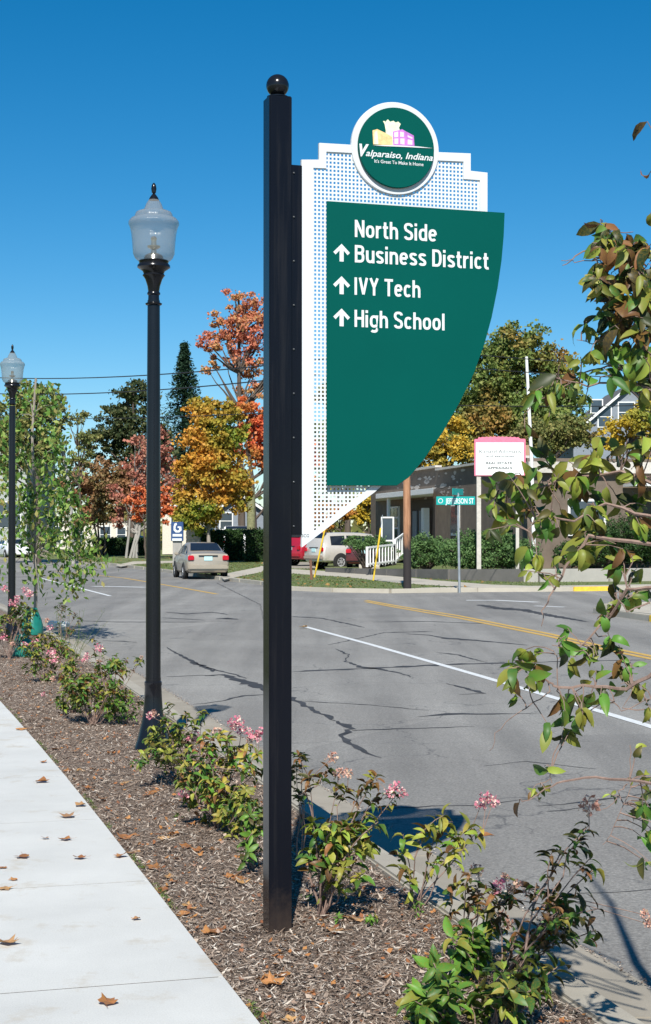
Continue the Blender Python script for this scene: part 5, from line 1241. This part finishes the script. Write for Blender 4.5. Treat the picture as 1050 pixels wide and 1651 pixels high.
car('beige_suv', 'beige and silver sport utility vehicle parked in the driveway below the sign tip', 'car', ((506 - 525) / F * 76, 76, -.05), R(-58), suvst, M['suv'], (.95, 3.7), .36, (3, 6), M['tan2'])
car('red_car', 'red car mostly hidden behind the beige one and the sign post', 'car', ((468 - 525) / F * 84, 84, -.05), R(-50), suvst, M['red'], (.95, 3.7), .34, (3, 6), group=None)
car('maroon_car', 'dark maroon car parked beyond the yellow guy guards, half hidden by the yew', 'car', ((586 - 525) / F * 73, 73, .0), R(-10), sedan, M['maroon'], (.95, 3.5), .31, (3, 6))
car('white_van', 'white van on the higher ground just left of the brown building', 'van', ((612 - 525) / F * 102, 100, .0), R(-70), vanst, M['vanw'], (1.0, 4.1), .36, (3, 6))
car('white_van', 'white van with a dark rear window parked behind the hedge', 'van', ((384 - 525) / F * 108, 106, -.0), R(4), vanst, M['vanw'], (1.0, 4.1), .36, (3, 6))
car('white_pickup', 'white vehicle left of the van, its roof just above the hedge', 'van', ((352 - 525) / F * 112, 112, -.0), R(-80), suvst, M['vanw'], (1.0, 3.7), .36, (3, 6))
bc = car('turquoise_car', 'turquoise car under the brown tree, facing left', 'car', (-15.5, 148, 0), R(90), [(y_, a_, b_, c_, d_, e_) for y_, a_, b_, c_, d_, e_ in sedan], M['blue'], (.95, 3.5), .33, (3, 6))
MB().box((-.88, 1.6, .95), (.04, 1.0, .45)).part('roof_sign', M['yel'], bc, bevel=.03, local=True)
MB().box((.88, 1.6, .95), (.04, 1.0, .45)).part('door_panel', M['yel'], bc, bevel=.03, local=True)
car('white_car', 'white car waiting far off at the left edge of the road', 'car', ((8 - 525) / F * 118, 118, RZ), R(-155), sedan, M['vanw'], (.95, 3.5), .31, (3, 6))

# ------------------------------------------------------------------ brown building
bd = Vector((-.2, 1, 0)).normalized(); bn = Vector((-1, -.2, 0)).normalized()     # along the road, away from viewer; outward
def wallpt(x, extra=0.0):
    d = ray(x, 860); # line through C0 with direction bd
    C0 = Vector((6.6, 72.8, 0)) + bn * extra; k = d.x / d.y
    t = (k * C0.y - C0.x) / (bd.x - k * bd.y); return C0 + bd * t
bA, bB = wallpt(850), wallpt(598)       # near corner, far corner
side = Vector((1, .16, 0)).normalized()
bC = bA + side * 26; HB = 4.75
bld = empty('brown_building', (bA + bB) / 2, label='single storey brown rendered building with a stepped parapet, a flat awning and white framed windows', cat='building')
back = bn * -14
mid_ = wallpt(708)
MB().prism([Vector((q.x, q.y, .2)) for q in (mid_, bB, bB + back, mid_ + back)], (0, 0, HB + .12 - .2)).part('wall', M['stucco'], bld)
MB().prism([Vector((q.x, q.y, .2)) for q in (bA, mid_, mid_ + back, bA - bn * 14)], (0, 0, HB - .2 - .05)).part('wall', M['stucco'], bld)
q1 = bA + side * .05 + bd * .12
MB().prism([Vector((q.x, q.y, .2)) for q in (bA - bn * .02 + bd * .02, bC, bC + bd * 10, bA + bd * 10)], (0, 0, 4.1)).part('wall', M['stucco'], bld)
def cop(a, b, z): MB().beam(Vector((a.x, a.y, z)), Vector((b.x, b.y, z)), .34, .1).part('coping', M['coping'], bld)
cop(mid_ + bn * .03, bB + bn * .03, HB + .16); cop(bA + bn * .03, mid_ + bn * .03, HB)
MB().beam(Vector((bA.x, bA.y - .1, 4.32)), Vector((bC.x, bC.y - .1, 4.32)), .4, .45).part('fascia', M['coping'], bld)
MB().beam(Vector((bA.x + 4, bA.y + .3, 3.6)) - bd * .5, Vector((bC.x, bC.y, 3.6)) - bd * .5, 1.4, .12).part('awning', M['whitetrim'], bld)
for k in range(5):
    c = bA + side * (2.5 + 4 * k) - bd * .03
    m = Matrix((side, Vector((-side.y, side.x, 0)), UP)).transposed()
    w_ = MB().box((c.x, c.y, 2.3), (1.6, .08, 1.5), m).part('window', M['whitetrim'], bld); MB().box((c.x, c.y - .05, 2.3), (1.4, .05, 1.3), m).part('pane', M['window'], w_)
rm = Matrix((bd, -bn, UP)).transposed()
def onw(x, z, w_, h_, d_, out, name, mat, par=None, bev=0):
    c = wallpt(x); c = c + bn * out; return MB().box((c.x, c.y, z), (w_, d_, h_), rm).part(name, mat, par or bld, bevel=bev)
# awning on the long wall and what stands under it
za = V(660, 800, wallpt(660).y).z
aw0, aw1 = wallpt(606, 1.5), wallpt(699, 1.5)
cc = [wallpt(606), aw0, aw1, wallpt(699)]
MB().prism([Vector((q.x, q.y, za - .12)) for q in (cc[0], aw0 - bd * 0, aw1, cc[3])], (0, 0, .26)).part('awning', M['whitetrim'], bld, bevel=.02)
L_ = (wallpt(640) - wallpt(700)).length
onw(683, 1.9, (wallpt(664) - wallpt(704)).length, 2.9, .06, .03, 'porch_shade_panel', M['porchdark'])  # flat dark panel on the wall, standing in for the shaded porch interior
for x in (672, 683): onw(x, 1.75, .9, 2.1, .06, .09, 'door', M['bluegrey'], bev=.02)
onw(697, 1.7, .5, 2.4, .3, .35, 'column', M['whitetrim'], bev=.02); onw(663, 2.0, .35, 3.2, .12, 1.2, 'column', M['whitetrim'], bev=.02)
wf = onw(637, 1.95, (wallpt(629) - wallpt(646)).length, 2.3, .1, .06, 'window', M['whitetrim'])
for i in range(3):
    for j in range(4):
        c = wallpt(637) + bn * .13 + bd * ((i - 1) * (wallpt(629) - wallpt(646)).length * .31); MB().box((c.x, c.y, 1.1 + j * .56), ((wallpt(629) - wallpt(646)).length * .27, .03, .46), rm).part('pane', M['window'], wf)
wf = onw(736, 2.3, 1.3, 1.5, .08, .05, 'window', M['whitetrim']); onw(736, 2.3, 1.05, 1.25, .03, .105, 'pane', M['window'], wf)
# peeled patches where the old lettering was
for k in range(60):
    x = random.choice([random.uniform(640, 705), random.uniform(664, 745), random.uniform(712, 748)]); z = random.uniform(3.35, 4.55)
    c = wallpt(x) + bn * .006; n = random.randint(4, 7); r = random.uniform(.04, .14); a0 = random.random() * 6; el = random.uniform(1, 3.0)
    pl = [c + bd * (math.cos(a0 + 6.28 * i / n) * r * el * random.uniform(.5, 1.2) * 1.8) + UP * (z + math.sin(a0 + 6.28 * i / n) * r * random.uniform(.4, 1)) for i in range(n)]
    MB().prism(pl, bn * .004).part('peeled_patch', M['paint_patch'], bld, tri=True)
# free-standing white frame door and railings near the left end
c = V(625, 838, 78); MB()
sc_ = empty('screen_panel', (c.x, c.y, .1), label='white framed glazed screen leaning out at the left end of the awning', cat='screen')
for dx in (-.28, .28): MB().box((c.x + dx, c.y, 1.5), (.07, .07, 1.9)).part('frame_post', M['whitetrim'], sc_)
for z in (.58, 1.3, 2.42): MB().box((c.x, c.y - .002, z), (.49, .06, .07)).part('frame_rail', M['whitetrim'], sc_)
MB().box((c.x, c.y + .01, 1.5), (.49, .015, 1.8)).part('pane', M['window'], sc_)
def railing(x0, x1, yb0, yb1, hh, Y0, Y1, n, label):
    o = empty('railing', V((x0 + x1) / 2, yb0, Y0), label=label, cat='railing', group='white railings at the steps')
    A, B_ = V(x0, yb0, Y0), V(x1, yb1, Y1)
    for i in range(n):
        q = A.lerp(B_, i / (n - 1)); big = i in (0, n - 1)
        MB().box((q.x, q.y, q.z + hh / 2), ((.1 if big else .05),) * 2 + (hh,)).part('newel' if big else 'baluster', M['whitetrim'], o)
    for zz in (.1, hh - .04):
        MB().beam(A + Vector((0, -.01, zz)), B_ + Vector((0, -.01, zz)), .06, .07).part('rail', M['whitetrim'], o)
railing(592, 636, 914, 908, .82, 65.5, 67.5, 10, 'white picket railing left section, beside the yellow guy guards')
railing(637, 652, 908, 896, 1.0, 67.5, 69, 5, 'short white railing rising behind the utility pole')
sp_ = G(596, 923, -.05); stp = empty('steps', sp_, label='small concrete steps at the foot of the white railing', cat='steps')
for k in range(3): MB().box((sp_.x, sp_.y + k * .3, -.03 + .13 * k), (.9, .32, .13 )).part('step', M['farwalk'], stp, bevel=.01)

# ------------------------------------------------------------------ sign board (pink frame)
Yb = 60.0
A = V(765, 768, Yb); Bq = V(847, 708, Yb); cx_ = (A.x + Bq.x) / 2
sb = empty('sign_board', (cx_, Yb, TZ), label='white business sign board in a pink frame on a pole before the brown building', cat='sign')
MB().box((cx_, Yb, (A.z + Bq.z) / 2), (Bq.x - A.x, .35, Bq.z - A.z), Matrix.Rotation(R(-4), 3, 'Z')).part('cabinet', M['pink'], sb, bevel=.02)
rm4 = Matrix.Rotation(R(-4), 3, 'Z'); dx4 = rm4 @ Vector((1, 0, 0)); nf = rm4 @ Vector((0, -1, 0)); fp = Vector((cx_, Yb, 0)) + nf * .178
def onb(x, y, off=0.0): return onplane(x, y, fp + nf * off, nf)
MB().prism([onb(*q, .006) for q in ((767.5, 713.5), (844.5, 713.5), (844.5, 766), (767.5, 766))], -nf * .02).part('sign_face', M['signface'], sb)
crest = [(770, 709)] + [(772 + i * 3.2, 704.6 + (1.1 if i % 2 else 0) - 1.2 * math.sin(i / 20 * 3.14)) for i in range(21)] + [(840, 709)]
MB().prism([onb(*q, -.05) for q in crest], -nf * .2).part('crest', M['pink'], sb, tri=True)
pf = (lambda x, y: onb(x, y, .01), (dx4, nf))
text_part('Richard Adomatis', 773, 840, 731, 724.5, 0, 'lettering', M['ink'], sb, plane=pf)
text_part('and associates', 784, 829, 736.5, 734, 0, 'lettering', M['ink'], sb, plane=pf, bold=.02)
text_part('REAL ESTATE', 784, 826, 748.5, 744.5, 0, 'lettering', M['ink'], sb, plane=pf, bold=.03)
text_part('APPRAISALS', 786, 826, 756.5, 752.5, 0, 'lettering', M['ink'], sb, plane=pf, bold=.03)
MB().beam((A.x + .16, Yb, TZ - .1), (A.x + .16, Yb, A.z), .16).part('pole', M['coping'], sb)
MB().beam((Bq.x - .3, Yb, TZ - .1), (Bq.x - .3, Yb, A.z), .12).part('pole', M['coping'], sb)
fpO = V(857, 905, 62.5); fpl = empty('flag_pole', (fpO.x, 62.5, TZ), label='thin white leaning pole right of the pink framed sign board', cat='pole')
MB().tube([(V(862, 900, 62.5).x, 62.5, TZ - .1), V(857, 735, 62.5), V(849, 575, 62.5)], [.08, .07, .055], 8).part('shaft', M['whitetrim'], fpl, smooth=True)
ch = V(853, 740, 66.5); chim = empty('chimney', (ch.x + .2, 66.5, 3.9), label='tan stub chimney on the roof corner behind the white pole', cat='chimney')
MB().box((ch.x + .05, 67.6, 4.7), (.38, .4, 1.3)).part('stack', M['peach'] if False else plain('tan_brick', (.36, .24, .15), .9), chim, bevel=.03)
# ------------------------------------------------------------------ street name sign
Ys = 49.0; sb2 = G(741, 951, VZ); sx_ = (740 - 525) / F * Ys
sn = empty('street_name_sign', (sx_, Ys, VZ), label='teal street name sign on a thin grey pole at the corner', cat='sign')
zt_ = V(738, 800, Ys).z
MB().tube([(sx_ + .02, Ys, VZ - .2), (sx_ - .03, Ys, zt_ + .1)], .038, 10).part('pole', M['steel'], sn, smooth=True)
A, Bq = V(703.5, 814, Ys), V(766, 800.5, Ys)
MB().box(((A.x + Bq.x) / 2, Ys - .05, (A.z + Bq.z) / 2), (Bq.x - A.x, .02, Bq.z - A.z)).part('name_blade', M['teal'], sn, bevel=.004)
fp2 = Vector((0, Ys - .0625, 0)); n2 = Vector((0, -1, 0))
pf2 = (lambda x, y: onplane(x, y, fp2, n2), (Vector((1, 0, 0)), n2))
text_part('JEFFERSON ST', 718.5, 764, 811.8, 803, 0, 'lettering', M['letter'], sn, plane=pf2, bold=.02)
c = onplane(710.5, 807.4, fp2, n2)
MB().prism([c + Vector((math.cos(a) * .075, .0, math.sin(a) * .075)) for a in np.linspace(0, 6.28, 17)[:-1]] , (0, .004, 0)).part('emblem', M['letter'], sn)
MB().prism([c + Vector((math.cos(a) * .055, -.003, math.sin(a) * .055)) for a in np.linspace(0, 6.28, 17)[:-1]] , (0, .002, 0)).part('emblem_centre', M['teal'], sn)
cz_ = V(738, 793, Ys).z; rr = Matrix.Rotation(R(66), 3, 'Z')
MB().box((sx_ - .03, Ys, cz_ ), (.95, .02, .2), rr).part('cross_blade', M['teal'], sn, bevel=.004)
MB().box((sx_ - .03, Ys, zt_ + .02), (.07, .07, .08)).part('bracket', M['steel'], sn)
MB().box((sx_ - .06, Ys + .06, V(735, 822, Ys).z), (.3, .01, .34), rr).part('rear_plate', M['darktrim'], sn)
# ------------------------------------------------------------------ utility pole and wires
up_ = G(657, 949, VZ); Yp = up_.y; H_ = V(656, 512, Yp).z
ut = empty('utility_pole', up_, label='wooden utility pole at the corner, reddish above, with shade painted dark over its foot', cat='utility pole')
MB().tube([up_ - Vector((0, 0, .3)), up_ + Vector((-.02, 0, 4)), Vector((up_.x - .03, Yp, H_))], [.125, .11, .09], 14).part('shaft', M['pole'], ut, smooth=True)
MB().box((up_.x - .03, Yp - .14, H_ - .5), (1.5, .1, .12)).part('crossarm', M['greywood'], ut)
def wire(a, b, sag, r, label):
    P = bez(a, b, Vector((0, 0, -sag)), 14, 0); MB().tube(P, r, 4).part('wire', M['wire'], label=label, cat='wire', group='overhead wires')
for (ly, ry, ay, sg, lb) in ((606, 562, 538, .9, 'topmost overhead wire crossing the sky'), (632, 585, 556, .9, 'second overhead wire, a little lower'), (672, 652, 634, .5, 'thin pale lowest overhead wire')):
    wire(V(-60, ly, 88), V(656, ry, Yp), sg, .022 if sg > .6 else .014, lb + ', left of the sign')
    wire(V(656, ry, Yp), V(1250, ay + 60 if sg > .6 else ay + 12, 60), .25, .014, lb + ', right of the sign')
for x0, y0, x1, y1, Y_, lb in ((525, 838, 507, 931, 56, 'left yellow guy wire guard leaning over the grass'), (613, 838, 602, 936, 53, 'right yellow guy wire guard leaning over the grass')):
    a = G(x1, y1, VZ); Y_ = a.y; t = V(x0 + 4, y0 - 8, Y_ + .1); o = empty('guy_guard', a, label=lb, cat='guy guard', group='yellow guy wire guards')
    MB().tube([a, a.lerp(t, .8)], .032, 8).part('guard', M['guard'], o, smooth=True); MB().tube([a - Vector((0, 0, .1)), a.lerp(t, 1)], .012, 5).part('cable', M['steel'], o)
a = G(503, 934, VZ); wp = empty('wooden_post', a, label='short brown wooden post on the grass in front of the beige vehicle', cat='post')
MB().beam(a - Vector((0, 0, .2)), a + Vector((-.05, 0, .72)), .09).part('shaft', plain('brown_post', (.16, .08, .05), .9), wp); MB().box(a + Vector((-.05, 0, .74)), (.11, .11, .04)).part('cap', M['bark'], wp)
a = V(118, 880, 96); lp = empty('leaning_pole', (a.x, 96, VZ), label='grey leaning utility pole rising behind the young tree', cat='utility pole')
MB().tube([(a.x, 96, VZ - .2), V(112, 790, 96), V(99, 712, 96)], [.15, .14, .12], 10).part('shaft', M['greywood'], lp, smooth=True)
# ------------------------------------------------------------------ navy sign and stone pillar
Yn = 88; c = V(286, 857, Yn); ns = empty('navy_sign', (c.x, Yn, VZ), label='navy blue sign with a white emblem and two white bands, above the tan car', cat='sign')
rmN = Matrix.Rotation(R(-8), 3, 'Z')
MB().box((c.x, Yn, c.z), (.68, .14, 1.06), rmN).part('board', M['navy'], ns, bevel=.03)
nfn = rmN @ Vector((0, -1, 0)); fpn = Vector((c.x, Yn, 0)) + nfn * .075
def npoly(px, nm): MB().prism([onplane(x, y, fpn, nfn) for x, y in px], -nfn * .004).part(nm, M['letter'], ns, tri=True)
npoly([(281.5, 844), (285, 843), (285.5, 846), (283.5, 848), (283, 853), (286, 855.5), (289, 854.5), (289, 851.5), (286, 850.5), (287, 848.5), (292.5, 849), (293, 855), (289, 858.5), (283.5, 858.5), (280, 855), (280, 849)], 'emblem')
npoly([(278.5, 861), (293.5, 861), (293.5, 865), (278.5, 865)], 'white_band'); npoly([(277.8, 868), (293.2, 868), (293.2, 872), (277.8, 872)], 'white_band')
MB().box((c.x, Yn + .1, (c.z - .5 + VZ) / 2), (.5, .12, c.z - .5 - VZ), rmN).part('support', M['greywood'], ns)
c = V(312, 852, 96); sp1 = empty('stone_pillar', (c.x, 96, VZ), label='pale rubble stone pillar right of the navy sign', cat='pillar')
zt_ = V(312, 851, 96).z; z = VZ; row = 0
while z < zt_ - .1:
    hh = random.uniform(.18, .26); x = -.42
    while x < .42:
        w_ = min(random.uniform(.2, .45), .42 - x + .02); MB().box((c.x + x + w_ / 2, 96 + random.uniform(-.02, .02), z + hh / 2), (w_ - .025, .8, hh - .025)).part('stone', M['stone'], sp1, bevel=.03); x += w_
    z += hh; row += 1
MB().box((c.x, 96, z + .07), (1.0, .96, .12)).part('capstone', M['coping'], sp1, bevel=.02)
MB().box((c.x, 96, (z + VZ) / 2), (.78, .74, z - VZ)).part('mortar_core', M['farwalk'], sp1)
# ------------------------------------------------------------------ houses
def house(name, label, x0, x1, ytop, Y, zb, wall, roofm='roof', depth=9, hr=1.8, gable=True, windows=(), rz=0):
    s_ = Y / F; X0, X1 = (x0 - 525) * s_, (x1 - 525) * s_; zt = V(x0, ytop, Y).z; W = X1 - X0; ze = zt - (hr if gable else 0)
    o = empty(name, ((X0 + X1) / 2, Y, zb), label=label, cat='house')
    b = MB(); yb = Y + depth
    MB().prism([Vector((X0, Y, zb)), Vector((X1, Y, zb)), Vector((X1, yb, zb)), Vector((X0, yb, zb))], (0, 0, ze - zb)).part('wall', M[wall], o)
    if gable:
        cxm = (X0 + X1) / 2
        MB().prism([Vector((X0 + .02, Y + .02, ze)), Vector((X1 - .02, Y + .02, ze)), Vector((cxm, Y + .02, zt - .12))], (0, depth - .04, 0)).part('gable', M[wall], o)
        for sx, xe in ((-1, X0 - .35), (1, X1 + .35)):
            zz = ze - .35 * hr / (W / 2)
            MB().prism([Vector((xe, Y - .35, zz)), Vector((cxm, Y - .35, zt)), Vector((cxm, Y - .35, zt + .16)), Vector((xe, Y - .35, zz + .16))], (0, depth + .7, 0)).part('roof', M[roofm], o)
            MB().prism([Vector((xe, Y - .39, zz - .04)), Vector((cxm, Y - .39, zt - .04)), Vector((cxm, Y - .39, zt + .17)), Vector((xe, Y - .39, zz + .17))], (0, .03, 0)).part('bargeboard', M['whitetrim'], o)
    else:
        MB().prism([Vector((X0 - .1, Y - .1, zt)), Vector((X1 + .1, Y - .1, zt)), Vector((X1 + .1, yb, zt)), Vector((X0 - .1, yb, zt))], (0, 0, .15)).part('roof', M[roofm], o)
    for wx, wy, ww, wh in windows:
        c = V(wx, wy, Y - .02); f_ = MB().box((c.x, Y - .02, c.z), (ww, .08, wh)).part('window', M['whitetrim'], o)
        MB().box((c.x, Y - .065, c.z), (ww - .16, .03, wh - .16)).part('pane', M['window'], f_); MB().box((c.x, Y - .08, c.z), (ww - .14, .03, .05)).part('glazing_bar', M['whitetrim'], f_)
    return o
house('grey_building', 'large pale grey flat roofed building at the left edge behind the trees', -120, 43, 697, 132, 0, 'greywall', 'coping', 14, 0, False, [(-30, 760, 2, 2.2), (15, 830, 2, 2.2)])
house('white_house', 'low cream house with dark windows behind the brown tree', 60, 210, 842, 168, 0, 'whitewall', 'roof', 10, .1, False, [(170, 862, 1.2, 1.8), (90, 862, 1.2, 1.8), (125, 862, 1.2, 1.8), (196, 862, 1.0, 1.6)])
house('white_house', 'cream gabled house glimpsed between the nearer lamp pole and the turning maple', 262, 330, 775, 128, 0, 'whitewall', 'roof', 10, 2.2, True, [(285, 830, 1, 1.5), (310, 830, 1, 1.5)])
house('grey_house', 'grey gabled house behind the hedge and the turning maple', 345, 430, 798, 118, 0, 'bluegrey', 'roof', 9, 1.3, True, [(365, 840, 1, 1.3)])
house('bluegrey_house', 'blue-grey gabled house high at the right edge with white bargeboards', 925, 1110, 622, 112, .2, 'bluegrey', 'roof', 10, 3.4, True, [(975, 672, 1.0, 1.5), (1010, 665, 1.2, 1.5), (962, 655, .9, 1.0)])
c = V(405, 815, 104); col = empty('topiary_post', (c.x, 104, VZ), label='tall narrow pale green column with a pointed top beside the sign post', cat='column')
MB().lathe([(.26, 0), (.27, V(405, 800, 104).z - VZ), (.2, V(405, 792, 104).z - VZ), (.03, V(405, 783, 104).z - VZ), (.001, V(405, 782, 104).z - VZ)], n=10).part('shaft', plain('mossy_column', (.2, .2, .1), .9, var=.3), col, local=True, smooth=True)
PAVED = [[(p_.x, p_.y) for p_ in gp(l_, VZ)] for l_ in ([(420, 912), (468, 917), (600, 925), (700, 935), (790, 942), (850, 944), (850, 946), (785, 946), (730, 945), (640, 939), (560, 930), (468, 924), (420, 920)], [(422, 913), (352, 927), (362, 934), (422, 922)], [(186, 911), (215, 905), (330, 903), (330, 906), (222, 909), (196, 913)], [(424, 906), (620, 906), (600, 917), (468, 916), (424, 911)])]
# grass blades on the far verges, fallen leaves there
N = 26000; Xv = RNG.uniform(-14, 9, N); Yv = RNG.uniform(49, 95, N)
keep = [i for i in range(N) if inside([(p_[0], p_[1]) for p_ in FARB[5:]] + [(-10, 140), (9, 60), (9, 53), (3.5, 50.5)], Xv[i], Yv[i]) and not any(inside(q_, Xv[i], Yv[i]) for q_ in PAVED)]
v, f = scatter_quads(np.stack([Xv, Yv, np.full(N, VZ)], 1)[keep], RNG.uniform(.05, .12, len(keep)), .25)
tag(link('lawn_grass', npmesh('lawn', v, f), M['blade']), label='short grass blades on the verge across the road', kind='stuff', cat='grass')
N = 2600; Xv = RNG.uniform(-30, 6, N); Yv = RNG.uniform(50, 115, N); dl = TL('lawn_litter', [(.3, .15, .05), (.4, .25, .08), (.2, .1, .04)])
keep = [i for i in range(N) if inside([(p_[0], p_[1]) for p_ in FARB[5:]] + [(-10, 140), (9, 60), (9, 53), (3.5, 50.5)], Xv[i], Yv[i]) and not any(inside(q_, Xv[i], Yv[i]) for q_ in PAVED)]
v, f = scatter_quads(np.stack([Xv, Yv, np.full(N, VZ + .01)], 1)[keep], RNG.uniform(.08, .16, len(keep)), .8, flat=.3)
tag(link('leaf_litter', npmesh('litter', v, f), dl), label='scattered fallen leaves on the grass across the road', kind='stuff', cat='leaves')
print('near tree leaves', ncount[0], 'objects', len(COL.objects))
